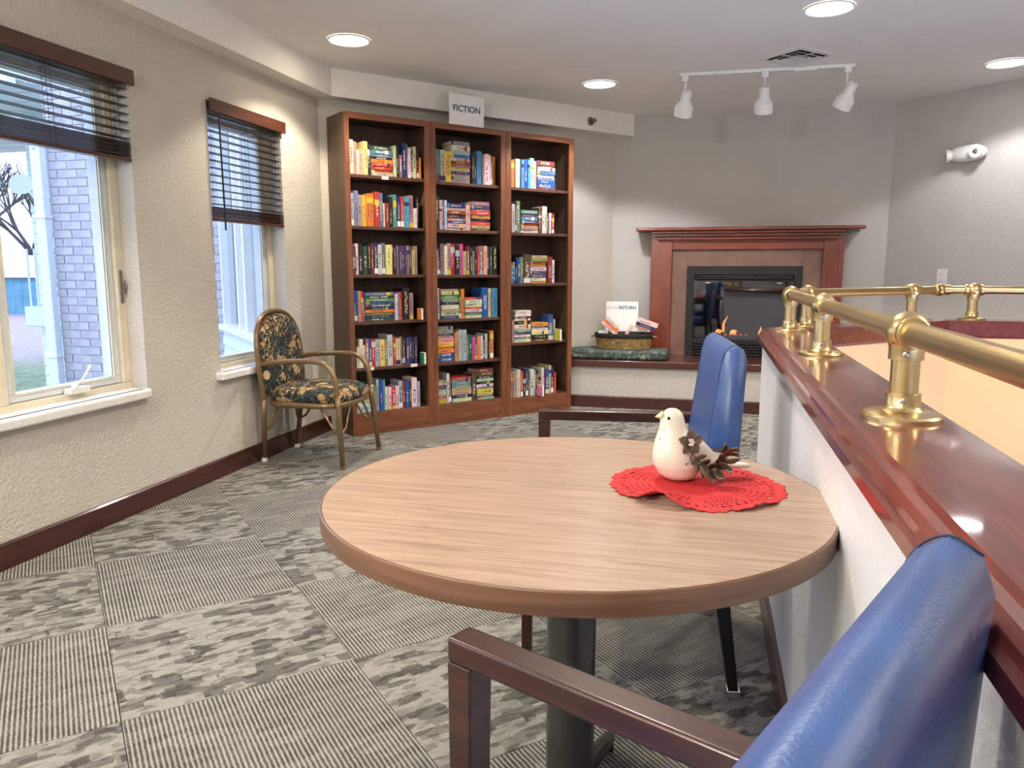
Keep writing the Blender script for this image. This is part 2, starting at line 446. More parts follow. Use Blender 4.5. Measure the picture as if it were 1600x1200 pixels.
def ground(name):
    k = NT(name); v = k.coord(); n = k.noise(v, 1.3, 4, .6); n2 = k.noise(v, 14, 4)
    g = k.ramp(n2.outputs['Fac'], [(.3, (.10,.14,.06)), (.7, (.26,.30,.16))]); b = k.ramp(n2.outputs['Fac'], [(.3, (.22,.17,.15)), (.7, (.36,.29,.26))])
    far = k.ramp(k.math('MULTIPLY_ADD', n.outputs['Fac'], 3.0, k.sep(v)[1]), [(0, (0,0,0)), (1, (1,1,1))])
    k.base(k.mix(k.ramp(k.math('DIVIDE', k.math('MULTIPLY_ADD', n.outputs['Fac'], 3.0, k.math('SUBTRACT', k.sep(v)[1], k.sep(v)[0])), 40.0), [(.50, (0,0,0)), (.56, (1,1,1))]), g, b)); return k.set(.95)
M['ground'] = ground('lawn_and_mulch')
# ---------------------------------------------------------------- room plan
XL, YF, ZC = -2.685, 7.22, 2.545
A_BC = math.radians(40.8)
B0 = Vector((-2.41, 4.945, 0)); BU = Vector((math.sin(A_BC), math.cos(A_BC), 0)); BN = Vector((math.cos(A_BC), -math.sin(A_BC), 0))
DEP = .318
_p = B0-BN*DEP
CL = _p+BU*((XL-_p.x)/BU.x)            # corner: window wall / bookcase wall
CF = _p+BU*((YF-_p.y)/BU.y)            # corner: bookcase wall / fireplace wall
CR = Vector((1.457, YF, 0))            # corner: fireplace wall / diagonal wall
XR, YB = 3.6, -2.6
CD = Vector((XR, YF-(XR-CR.x), 0))
ROOM = [(XL,YB),(XR,YB),(CD.x,CD.y),(CR.x,CR.y),(CF.x,CF.y),(CL.x,CL.y)]
HW = [(.325,YB),(.325,3.40),(1.10,4.20),(XR,4.20)]          # centre line of the low wall round the stairwell

# ---------------------------------------------------------------- floor and carpet tiles
REG = [[(XL,YB),(.325,YB),(.325,YF),(CF.x,CF.y),(CL.x,CL.y)],
       [(.325,3.40),(1.10,4.20),(.325,4.20)],
       [(.325,4.20),(XR,4.20),(CD.x,CD.y),(CR.x,CR.y),(.325,YF)]]
f = MB()
for r in REG: f.prism(r, -.25, -.006)
floor = tag(f.build('floor', M['subfloor']), kind='structure')
TS = .64; T0 = (-1.92, 2.033)
c45 = math.sqrt(.5)
def tile_pt(i, j): return (T0[0]+TS*c45*(i-j), T0[1]+TS*c45*(i+j))
g = .0012
full = MB().box((g,g,-.006),(TS-g,TS-g,0))
full_a, full_b = full.mesh('carpet_tile', [M['carpet_a']]), full.mesh('carpet_tile', [M['carpet_b']])
for i in range(-9, 12):
    for j in range(-9, 12):
        q = [tile_pt(i,j), tile_pt(i+1,j), tile_pt(i+1,j+1), tile_pt(i,j+1)]
        striped = (i+j) % 2 == 0
        for r in REG:
            c = clip_to(q, r); a = area(c)
            if a < .004: continue
            if a > TS*TS*.999: me = full_a if striped else full_b
            else:
                loc = []
                for x, y in c:
                    dx, dy = x-q[0][0], y-q[0][1]
                    loc.append((min(max(c45*(dx+dy), g), TS-g), min(max(c45*(dy-dx), g), TS-g)))
                me = MB().prism(loc, -.006, 0).mesh('carpet_tile', [M['carpet_a' if striped else 'carpet_b']])
            inst('carpet_tile', me, floor, (q[0][0], q[0][1], 0), (0,0,PI/4))

# ---------------------------------------------------------------- ceiling, walls
c = MB().prism([(p[0],p[1]) for p in ((XL-.2,YB-.2),(XR+.2,YB-.2),(XR+.2,CD.y+.1),(CR.x+.1,YF+.4),(CF.x-.2,YF+.4),(XL-.2,CL.y+.1))], ZC, ZC+.2)
tag(c.build('ceiling', M['ceiling']), kind='structure')

W1 = (1.83, 3.235); W2 = (3.838, 4.591); W3 = (-.75, .75); WZ0, WZ1 = .60, 2.10
w = MB(); x0, x1 = XL-.20, XL
ys = [YB-.2, W3[0], W3[1], W1[0], W1[1], W2[0], W2[1], CL.y+.08]
w.box((x0,ys[0],-.25),(x1,ys[-1],WZ0)); w.box((x0,ys[0],WZ1),(x1,ys[-1],ZC))
for k in (0,2,4,6): w.box((x0,ys[k],WZ0),(x1,ys[k+1],WZ1))
wall_left = tag(w.build('wall_left', M['wall']), kind='structure')

def wall_run(name, a, b, mat, th=.16, z0=-.25, ext=.0):
    d = (Vector(b)-Vector(a)).normalized(); a2, b2 = Vector(a)-d*ext, Vector(b)+d*ext
    m = MB(); sweep(m, [(0,z0),(0,ZC),(th,ZC),(th,z0)], [a2, b2]); return tag(m.build(name, mat), kind='structure')
wall_run('wall_bookcase', CL, CF, M['wall'], ext=.03)
wall_run('wall_diagonal', CR, CD, M['wall_fire'], ext=.0)
wall_run('wall_right', CD, (XR,YB,0), M['wall_fire'])
wall_run('wall_back', (XR,YB,0), (XL,YB,0), M['wall'])
# fireplace wall with the firebox opening
FX0, FX1, FZ0, FZ1 = -.10, .705, .44, 1.10
w = MB(); y0, y1 = YF, YF+.16
w.box((CF.x-.05,y0,-.25),(FX0,y1,ZC)); w.box((FX1,y0,-.25),(CR.x+.05,y1,ZC)); w.box((FX0,y0,-.25),(FX1,y1,FZ0)); w.box((FX0,y0,FZ1),(FX1,y1,ZC))
tag(w.build('wall_fireplace', M['wall_fire']), kind='structure')
# dropped soffit over the window wall and the bookcases
s = MB(); sweep(s, [(0,2.36),(-.132,2.36),(-.132,ZC),(0,ZC)], [(XL,YB),(CL.x,CL.y),(CF.x+BU.x*.16,CF.y+BU.y*.16)])
tag(s.build('ceiling_soffit', M['soffit']), kind='structure')

# ---------------------------------------------------------------- low wall round the stairwell, wooden cap
m = MB(); sweep(m, [(.09,0),(.09,.888),(-.05,.888),(-.05,0)], HW)
half = tag(m.build('wall_half', M['half_wall']), kind='structure')
m = MB(); sweep(m, [(-.05,-2.6),(-.05,.888),(-.070,.888),(-.070,-2.6)], HW); m.build('stairwell_lining', M['peach'], half)
m = MB(); m.prism([(.38,YB),(XR,YB),(XR,4.16),(1.11,4.16),(.38,3.41)], -2.65, -2.6); m.build('stairwell_floor', M['subfloor'], half)
m = MB(); sweep(m, [(.09,.888),(.112,.888),(.112,.908),(.108,.911),(.105,.914),(.102,.922),(.094,.930),(.084,.934),(.078,.941),(-.074,.941),(-.079,.936),(-.079,.870),(-.074,.858),(-.07,.858)], HW)
cap = m.build('trim_1', M['cap'], None, auto=12); tag(cap, kind='structure')
cap['label'] = 'glossy cherry wood cap along the low wall'
m = MB(); sweep(m, [(.09,0),(.104,0),(.104,.098),(.098,.106),(.09,.106)], HW[:3]); tag(m.build('baseboard_half_wall', M['base']), kind='structure')

def baseboard(name, path, h=.108):
    m = MB(); sweep(m, [(0,0),(-.015,0),(-.015,h-.008),(-.009,h),(0,h)], path); tag(m.build(name, M['base']), kind='structure')
baseboard('baseboard_left', [(XL,YB),(CL.x,CL.y),(CL.x+BU.x*.012,CL.y+BU.y*.012)])
HY = 6.56                                       # face of the raised hearth
bx = B0+BU*2.002
def side_x(y): return bx.x-(y-bx.y)*BN.x/(-BN.y)*1.0    # x on the bookcase's right side plane
baseboard('baseboard_hearth', [(side_x(HY)+.004,HY),(2.10,HY)], .104)

# ---------------------------------------------------------------- raised hearth
BENCH = [(side_x(HY)+.004,HY),(2.115,HY),(1.45,YF-.001),(CF.x+.002,YF-.001),(CF.x-BU.x*.70+.004,CF.y-BU.y*.70)]
BENCH[4] = (side_x(6.66)+.006, 6.66)
m = MB(); m.prism(BENCH, 0, .352); tag(m.build('wall_hearth_base', M['wall_fire']), kind='structure')
m = MB(); m.prism([(side_x(HY-.025)+.006,HY-.025),(2.14,HY-.025),(1.45,YF-.001),(CF.x+.002,YF-.001),BENCH[4]], .352, .412)
tag(m.build('hearth_slab', M['hearth_slab'], bevel=.008), 'dark glossy wooden slab along the raised hearth', 'hearth')

# ---------------------------------------------------------------- windows
def ring(mb, x0, x1, ya, yb, za, zb, ws, wt, wb):
    """rectangular frame of four members"""
    mb.box((x0,ya,za),(x1,yb,za+wb)); mb.box((x0,ya,zb-wt),(x1,yb,zb)); mb.box((x0,ya,za+wb),(x1,ya+ws,zb-wt)); mb.box((x0,yb-ws,za+wb),(x1,yb,zb-wt))
def make_window(name, y0, y1, mull, crank, lock):
    root = empty(name, kind='structure')
    m = MB(); ring(m, -2.862, -2.774, y0, y1, WZ0, WZ1, .05, .05, .030)
    for c in mull: m.box((-2.862,c-.022,WZ0+.03),(-2.774,c+.022,WZ1-.05))
    m.build('window_frame', M['cream_frame'], root, bevel=.004)
    edges = [y0+.05]+[e for c in mull for e in (c-.022,c+.022)]+[y1-.05]
    for k in range(0, len(edges), 2):
        a, b = edges[k]+.002, edges[k+1]-.002
        m = MB(); ring(m, -2.850, -2.792, a, b, WZ0+.032, WZ1-.052, .046, .046, .036); sh = m.build('sash', M['sash'], root, bevel=.004)
        m = MB(); ring(m, -2.800, -2.789, a+.036, b-.036, WZ0+.06, WZ1-.09, .010, .010, .008); m.build('glazing_bead', M['cream_frame'], sh)
        m = MB().box((-2.829,a+.04,WZ0+.064),(-2.823,b-.04,WZ1-.094)); m.build('pane', M['glass'], root)
        if crank:
            yc = (a+b)/2+.02
            h = MB(); h.box((-2.785,yc-.055,WZ0+.03),(-2.745,yc+.055,WZ0+.055)); h.lathe([(.016,0),(.016,.014),(.010,.020)],12,Matrix.Translation((-2.757,yc-.02,WZ0+.052)))
            h.tube(smooth_path([(-2.752,yc-.02,WZ0+.068),(-2.742,yc+.012,WZ0+.090),(-2.735,yc+.045,WZ0+.135)],4), .006, 8)
            h.sphere((-2.733,yc+.050,WZ0+.142), .0105, 10, 6); h.build('crank_handle', M['white_trim'], root, auto=40)
    for yl in lock:
        h = MB(); h.box((-2.776,yl-.008,1.02),(-2.768,yl+.008,1.18)); h.box((-2.770,yl-.005,1.07),(-2.755,yl+.005,1.10)); h.tube([(-2.757,yl,1.085),(-2.750,yl,1.13)], .005, 8)
        h.build('sash_lock', M['metal_grey'], root, bevel=.002)
    m = MB(); m.box((-2.70,y0-.045,.556),(-2.638,y1-.018,.602)); m.box((-2.86,y0,.556),(-2.66,y1,.602)); m.build('window_sill', M['white_trim'], root, bevel=.012, seg=3)
    return root
make_window('window_1', *W1, [2.51], True, [W1[1]-.026])
make_window('window_2', *W2, [], False, [])
make_window('window_added', *W3, [0.0], True, [])  # unseen third window, added to let in more daylight

def make_blind(y0, y1, zs, zb, n_open, label, wand=None, cords=(.06,.5,.94)):
    root = empty('window_blind', (-2.66,(y0+y1)/2,2.10), 0, label, 'window blind', 'dark wooden window blinds')
    L = Vector((-2.66,(y0+y1)/2,2.10))
    def put(mb, name, mat, parent=root, **kw):
        mb.v = [tuple(Vector(v)-L) for v in mb.v]; return mb.build(name, mat, parent, **kw)
    put(MB().box((-2.665,y0-.004,2.036),(-2.648,y1+.014,2.108)), 'valance', M['valance'], bevel=.005, seg=3)
    put(MB().box((-2.735,y0+.006,2.045),(-2.668,y1-.006,2.092)), 'headrail', M['blind'])
    xs, hw, ln = -2.702, .025, (y1-y0-.008)/2; ym = (y0+y1)/2
    sl = MB(); n = 5
    for k in range(n):
        a0 = -hw+2*hw*k/n; a1 = -hw+2*hw*(k+1)/n
        h0 = .0035*(1-(a0/hw)**2); h1 = .0035*(1-(a1/hw)**2)
        sl.hexa([(a0,-ln,h0),(a1,-ln,h1),(a1,ln,h1),(a0,ln,h0)], [(a0,-ln,h0+.0026),(a1,-ln,h1+.0026),(a1,ln,h1+.0026),(a0,ln,h0+.0026)])
    sm = sl.mesh('slat', [M['blind']])
    top = 2.020
    for k in range(n_open):
        z = top-(top-zs-.02)*k/(n_open-1)
        inst('slat', sm, root, Vector((xs,ym,z))-L, (0,math.radians(1.5),0))
    ns = 9
    for k in range(ns):
        z = zs-(zs-zb-.022)*k/(ns-1)
        inst('slat', sm, root, Vector((xs+random.uniform(-.002,.002),ym+random.uniform(-.004,.004),z))-L, (0,math.radians(-3+random.uniform(-3,3)),random.uniform(-.002,.002)))
    put(MB().box((xs-.026,y0+.004,zb),(xs+.026,y1-.004,zb+.016)), 'bottom_rail', M['valance'], bevel=.004)
    for fr in cords:
        yc = y0+(y1-y0)*fr
        m = MB()
        for dx in (-.024,.0,.024): m.tube([(xs+dx,yc,2.05),(xs+dx,yc+(.002 if dx else 0),zb)], .0011, 5)
        for k in range(n_open): 
            z = top-(top-zs-.02)*k/(n_open-1)-.001; m.tube([(xs-.024,yc,z-.004),(xs+.024,yc,z+.002)], .0009, 4)
        put(m, 'ladder_cord', M['cord'])
    if wand:
        put(MB().tube([(-2.640,wand,2.035),(-2.638,wand+.006,1.40)], .0048, 8), 'tilt_wand', M['cord'])
    return root
make_blind(*W1, 1.775, 1.69, 7, 'wide dark wood blind half raised over the double window with crank handle', None, (.05,.35,.68,.95))
make_blind(*W2, 1.525, 1.452, 13, 'narrow dark wood blind with tilt wand above the floral armchair', W2[0]+.045)
make_blind(*W3, 2.00, 1.90, 3, 'dark wood blind raised high on the added window beside the viewer')

# ---------------------------------------------------------------- ceiling fixtures
def downlight(x, y, col, power, label, em):
    root = empty('downlight', (x,y,ZC), 0, label, 'ceiling light', 'recessed ceiling downlights')
    MB().lathe([(.128,-.001),(.128,-.006),(.120,-.010),(.113,-.006),(.113,-.001)], 32, cap=False).build('trim_ring', M['white_trim'], root, auto=40)
    MB().lathe([(.1135,0),(.1135,-.004),(.06,-.0055),(.0005,-.006)], 32, cap=False).build('lens', emis('lens_glow', col, em), root, smooth=True)
    ld = bpy.data.lights.new('downlight_lamp', 'SPOT'); ld.energy = power; ld.color = col; ld.spot_size = math.radians(124); ld.spot_blend = .22; ld.shadow_soft_size = .09
    lo = bpy.data.objects.new('downlight_lamp', ld); COL.objects.link(lo); lo.parent = root; lo.location = (0,0,-.03)
    return root
downlight(-2.141, 4.493, WARM, DOWNLIGHT_W*.75, 'round warm downlight in the ceiling above the floral armchair', 14)
downlight(.567, 4.583, WARM, DOWNLIGHT_W*1.1, 'round warm downlight in the ceiling cut by the top edge', 14)
downlight(-.834, 5.977, COOL, DOWNLIGHT_W*.9, 'round cool downlight between the bookcases and the track light', 9)
downlight(1.879, 6.046, COOL, DOWNLIGHT_W*.42, 'round cool downlight above the emergency light', 9)
downlight(-1.9, 1.5, WARM, DOWNLIGHT_W, 'added unseen downlight in the ceiling beside the viewer', 14)  # this and the three below are added out of view to brighten the room
downlight(-.35, 2.6, WARM, DOWNLIGHT_W*.9, 'added unseen downlight in the ceiling above the round table', 14)
downlight(1.9, 2.2, WARM, DOWNLIGHT_W*.35, 'added unseen downlight in the ceiling above the stairwell', 14)
downlight(-.9, -1.0, WARM, DOWNLIGHT_W*.9, 'added unseen downlight in the ceiling behind the viewer', 14)

# globe lamps added unseen as fill light, behind the viewer and over the stairwell
def fill_globe(x, y, z, power, col, label):
    r = empty('added_fill_globe', (x,y,ZC), 0, label, 'added fill lamp', 'added white fill globes')
    MB().lathe([(.06,0),(.06,-.02),(.02,-.03)], 20).build('canopy', M['white_trim'], r, auto=40)
    MB().tube([(0,0,-.02),(0,0,z-ZC+.15)], .006, 8).build('rod', M['white_trim'], r)
    MB().lathe([(.05,-.06+.15),(.11,.10-.02),(.145,.03),(.15,0),(.145,-.03),(.11,-.10),(.05,-.14)][::-1], 24, Matrix.Translation((0,0,z-ZC)), cap=False).build('globe', emis('globe_glow', col, 4), r, smooth=True)
    ld = bpy.data.lights.new('added_fill_lamp', 'POINT'); ld.energy = power; ld.color = col; ld.shadow_soft_size = .16
    lo = bpy.data.objects.new('added_fill_lamp', ld); COL.objects.link(lo); lo.parent = r; lo.location = (0,0,z-ZC)
fill_globe(-1.5, -.9, 2.05, 300, (1,.95,.88), 'added white fill globe behind the viewer')
fill_globe(2.3, 1.9, 2.05, 70, (1,.93,.82), 'added white fill globe above the stairwell')

# air diffuser, turned 45 degrees
r = empty('air_vent', (.505,5.545,ZC), PI/4, 'square white air diffuser in the ceiling above the track light', 'air vent')
def sq(mb, h0, z0, h1, z1, t=.004):
    for k in range(4):
        a, b = [(-1,-1),(1,-1),(1,1),(-1,1)][k], [(-1,-1),(1,-1),(1,1),(-1,1)][(k+1)%4]
        mb.hexa([(a[0]*h0,a[1]*h0,z0),(b[0]*h0,b[1]*h0,z0),(b[0]*h1,b[1]*h1,z1),(a[0]*h1,a[1]*h1,z1)],
                [(a[0]*h0,a[1]*h0,z0+t),(b[0]*h0,b[1]*h0,z0+t),(b[0]*h1,b[1]*h1,z1+t),(a[0]*h1,a[1]*h1,z1+t)])
MB().box((-.142,-.142,-.002),(.142,.142,.0)).build('throat', M['liner'], r)
m = MB(); sq(m, .173,-.004,.138,-.008); m.build('flange', M['white_trim'], r)
for h in (.116,.074):
    m = MB(); sq(m, h,-.016,h-.022,-.008,.003); m.build('louvre', M['white_trim'], r)
m = MB().box((-.040,-.040,-.016),(.040,.040,-.006)); m.build('centre_plate', M['white_trim'], r, bevel=.003)
for a in range(4):
    m = MB(); m.box((-.002,.035,-.011),(.002,.140,-.004), Matrix.Rotation(a*PI/2, 4, 'Z')); m.build('rib', M['white_trim'], r)

# track light
r = empty('track_light', (.33,5.82,ZC), .012, 'white ceiling track light with three spot heads', 'track light')
MB().box((-.575,-.018,-.022),(.575,.018,0)).build('track', M['white_pl'], r, bevel=.003)
MB().box((.19,-.026,-.032),(.33,.026,-.002)).build('feed_box', M['white_pl'], r, bevel=.004)
for hx, tx, ty in ((-.535,-.20,.50),(.0,0,.48),(.53,-.42,.45)):
    h = MB().box((hx-.022,-.022,-.06),(hx+.022,.022,-.018)); hd = h.build('spot_head', M['white_pl'], r, bevel=.003)
    MB().tube([(hx,0,-.06),(hx,0,-.13)], .007, 8).build('stem', M['white_pl'], hd)
    ax = Vector((tx,ty,-1)).normalized(); q = Vector((0,0,-1)).rotation_difference(ax).to_matrix().to_4x4()
    Mx = Matrix.Translation((hx-tx*.03,-ty*.02,-.185)) @ q
    MB().lathe([(.0005,.068),(.028,.068),(.034,.062),(.036,.0),(.040,-.012),(.060,-.040),(.064,-.050),(.064,-.108),(.058,-.108),(.056,-.05),(.0005,-.03)], 28, Mx, cap=False).build('lamp_shade', M['white_pl'], hd, auto=40)
    MB().lathe([(.052,-.085),(.045,-.092),(.0005,-.097)], 20, Mx, cap=False).build('bulb', emis('spot_bulb', (1,.9,.74), 6), hd, smooth=True)
    ld = bpy.data.lights.new('track_lamp', 'SPOT'); ld.energy = 16; ld.color = (1,.88,.70); ld.spot_size = math.radians(75); ld.spot_blend = .5; ld.shadow_soft_size = .04
    lo = bpy.data.objects.new('track_lamp', ld); COL.objects.link(lo); lo.parent = r; lo.matrix_local = Mx @ Matrix.Translation((0,0,-.11))

# sidewall sprinklers on the soffit
def sprinkler(p, d, label):
    d = Vector(d).normalized(); q = Vector((0,0,1)).rotation_difference(d).to_matrix().to_4x4()
    r = empty('sprinkler', p, 0, label, 'sprinkler', 'sidewall sprinklers on the soffit')
    MB().lathe([(.036,0),(.036,.004),(.030,.010),(.018,.012),(.0005,.012)], 20, q, cap=False).build('escutcheon', M['metal_grey'], r, auto=40)
    m = MB(); m.lathe([(.012,.010),(.012,.030),(.008,.036)], 10, q)
    for s in (-1,1): m.tube([q @ Vector((0,s*.010,.03)), q @ Vector((0,s*.014,.045)), q @ Vector((0,0,.058))], .003, 6)
    m.build('frame', M['metal_grey'], r); MB().box((-.016,-.016,.058),(.016,.016,.061), q).build('deflector', M['metal_grey'], r)
sprinkler((XL+.1325, 3.16, 2.485), (1,0,0), 'round metal sprinkler head on the soffit above the windows')
_s = CF+BN*.1325-BU*.40
sprinkler((_s.x,_s.y,2.435), BN, 'round metal sprinkler head on the soffit over the bookcases')

# twin-head emergency light, switch plate, outlet
D45 = Vector((1,-1,0)).normalized(); N45 = Vector((-1,-1,0)).normalized()
r = empty('emergency_light', (1.912,6.765,2.055), 0, 'white oval emergency light with two round lamp heads on grey wall', 'emergency light')
r.rotation_euler = (0, 0, math.atan2(D45.y, D45.x))
Rt = Matrix.Rotation(math.radians(-9), 4, 'Y')
def sup(x): return max(0.02,(1-abs(x)**2.6))**.5
prof = [(x/10, sup(x/10)) for x in range(-10,11)]
def body(i, j):
    x, s = prof[i]; a = 2*PI*j/16
    return Vector((x*.145, -.045+math.cos(a)*.045*s, math.sin(a)*.062*s))
m = MB(); m.grid(body, len(prof), 17); m.add([body(0,j) for j in range(16)], [tuple(range(16))]); m.add([body(20,j) for j in range(16)], [tuple(range(16))])
m.build('housing', M['white_pl'], r, smooth=True)
for c_, ax in (((-.128,-.062,-.004),(-.80,-.58,-.12)),((.088,-.082,.004),(.10,-1,-.10))):
    q = Vector((0,0,1)).rotation_difference(Vector(ax).normalized()).to_matrix().to_4x4(); Mx = Matrix.Translation(c_) @ q
    hd = MB().lathe([(.030,-.030),(.044,-.004),(.050,.012),(.050,.022),(.045,.024)], 22, Mx).build('lamp_head', M['white_pl'], r, auto=40)
    MB().lathe([(.045,.0235),(.030,.020),(.014,.026),(.0005,.027)], 22, Mx, cap=False).build('reflector', M['chrome'], hd, smooth=True)
r = empty('switch_plate', (1.811,6.866,1.115), math.atan2(D45.y, D45.x), 'white rectangular switch plate on wall beside the brass rail', 'switch plate')
MB().box((-.042,-.008,-.066),(.042,0,.066)).build('plate', M['white_pl'], r, bevel=.003); MB().box((-.020,-.012,-.036),(.020,-.007,.036)).build('rocker', M['white_trim'], r, bevel=.002)
r = empty('power_outlet', (XL,4.925,.45), 0, 'white power outlet low on wall behind the floral armchair', 'outlet')
MB().box((0,-.036,-.058),(.006,.036,.058)).build('plate', M['white_pl'], r, bevel=.003)
for z in (-.026,.026): MB().box((.005,-.017,z-.015),(.009,.017,z+.015)).build('socket', M['white_trim'], r, bevel=.002)
# ---------------------------------------------------------------- brass handrail
ZCAP, ZR, RR = .941, 1.085, .0195
rail = empty('brass_handrail', (.325,1.4,ZCAP), 0, 'worn brass pipe handrail on short posts along the wooden cap', 'handrail')
RO = Vector((.325,1.4,ZCAP))
def rl(p): return Vector(p)-RO
RP = [(.325,-2.5),(.325,-.5),(.325,.45),(.325,1.40),(.325,2.38),(.325,3.28),(.413,3.50),(.944,4.039),(1.10,4.20),(1.252,4.20),(2.2,4.20),(3.2,4.20)]
for a, b in ((0,5),(5,6),(6,8),(8,11)):
    MB().tube([rl((*RP[a],ZR)), rl((*RP[b],ZR))], RR, 24).build('rail', M['brass'], rail, auto=50)
def post(x, y, d, screws=True):
    T = Matrix.Translation(rl((x,y,ZCAP)))
    p = MB().lathe([(.0225,.012),(.0225,.112)], 24, T, cap=False).build('post', M['brass'], rail, smooth=True)
    MB().lathe([(.063,.0),(.063,.005),(.060,.009),(.048,.012),(.034,.014),(.030,.018),(.0275,.022),(.0275,.042),(.0225,.043)], 32, T, cap=False).build('flange', M['brass'], p, auto=35)
    MB().lathe([(.0225,.098),(.0275,.099),(.0275,.118),(.029,.124),(.030,.132)], 24, T, cap=False).build('collar', M['brass'], p, auto=35)
    d = Vector((*d,0)).normalized(); q = Vector((0,0,1)).rotation_difference(d).to_matrix().to_4x4()
    b = MB(); b.sphere(rl((x,y,ZR)), .0350, 24, 14)
    for s in (-1,1):
        b.lathe([(.0195,.026*s),(.0262,.027*s),(.0262,.040*s),(.0245,.042*s),(.0195,.043*s)], 24, Matrix.Translation(rl((x,y,ZR))) @ q, cap=False)
    b.build('tee_fitting', M['brass'], p, auto=35)
    if screws:
        to = Vector((-x,-y,0)).normalized()
        for z in (.031,.109):
            sm = MB(); qq = Vector((0,0,1)).rotation_difference(to).to_matrix().to_4x4()
            sm.lathe([(.0052,-.002),(.0052,.0008),(.0030,.0016),(.0026,.0006),(.0005,.0006)], 10, Matrix.Translation(rl((x,y,ZCAP+z))+to*.0275) @ qq, cap=False); sm.build('screw', M['steel'], p)
for (k, d) in ((1,(0,1)),(2,(0,1)),(3,(0,1)),(4,(0,1)),(5,(.1,1)),(6,(.6,.9)),(7,(1,1)),(9,(1,0)),(10,(1,0))): post(*RP[k], d)
b = MB(); b.sphere(rl((*RP[8],ZR)), .031, 20, 12)
for d in ((-1,-1.02),(1,0)):
    d = Vector((*d,0)).normalized(); q = Vector((0,0,1)).rotation_difference(d).to_matrix().to_4x4()
    b.lathe([(.0195,.020),(.0255,.022),(.0255,.048),(.0195,.050)], 20, Matrix.Translation(rl((*RP[8],ZR))) @ q, cap=False)
b.build('elbow_fitting', M['brass'], rail, auto=35)

# ---------------------------------------------------------------- round table
TX, TY, TR, TZ = -.25, 1.50, .50, .745
t = empty('round_table', (TX,TY,0), 0, 'round table with walnut laminate top on a dark steel column', 'table')
MB().lathe([(.0005,TZ-.001),(TR-.010,TZ-.001),(TR-.006,TZ)][::-1]+[(TR-.006,TZ-.036),(.0005,TZ-.036)], 96, cap=False)
m = MB(); m.lathe([(.0005,TZ-.036),(TR-.0045,TZ-.036),(TR-.0045,TZ),(.0005,TZ)], 128, cap=False); m.build('tabletop', M['table_top'], t, auto=30)
m = MB(); m.lathe([(TR-.0045,TZ-.039),(TR-.001,TZ-.039),(TR,TZ-.037),(TR,TZ-.0025),(TR-.0018,TZ-.0004),(TR-.0045,TZ-.0008)], 128, cap=False); m.build('edge_band', M['table_edge'], t, auto=30)
MB().lathe([(.051,.05),(.051,TZ-.045)], 32).build('column', M['table_metal'], t, auto=40)
MB().lathe([(.19,TZ-.040),(.19,TZ-.044),(.06,TZ-.055),(.052,TZ-.07)], 32, cap=False).build('mounting_plate', M['black_metal'], t, auto=40)
for k in range(4):
    a = PI/2-.16+k*PI/2; c, s = math.cos(a), math.sin(a)
    MB().tube([(c*.04,s*.04,.075),(c*.12,s*.12,.062),(c*.24,s*.24,.030),(c*.30,s*.30,.018)], [.026,.024,.020,.017], 10, flat=1).build('base_arm', M['table_metal'], t, smooth=True)
    MB().lathe([(.018,0),(.018,.008),(.012,.014)], 12, Matrix.Translation((c*.285,s*.285,0))).build('glide', M['black_metal'], t)
MB().lathe([(.072,.045),(.072,.060),(.060,.085),(.052,.092)], 28).build('hub', M['table_metal'], t, auto=40)

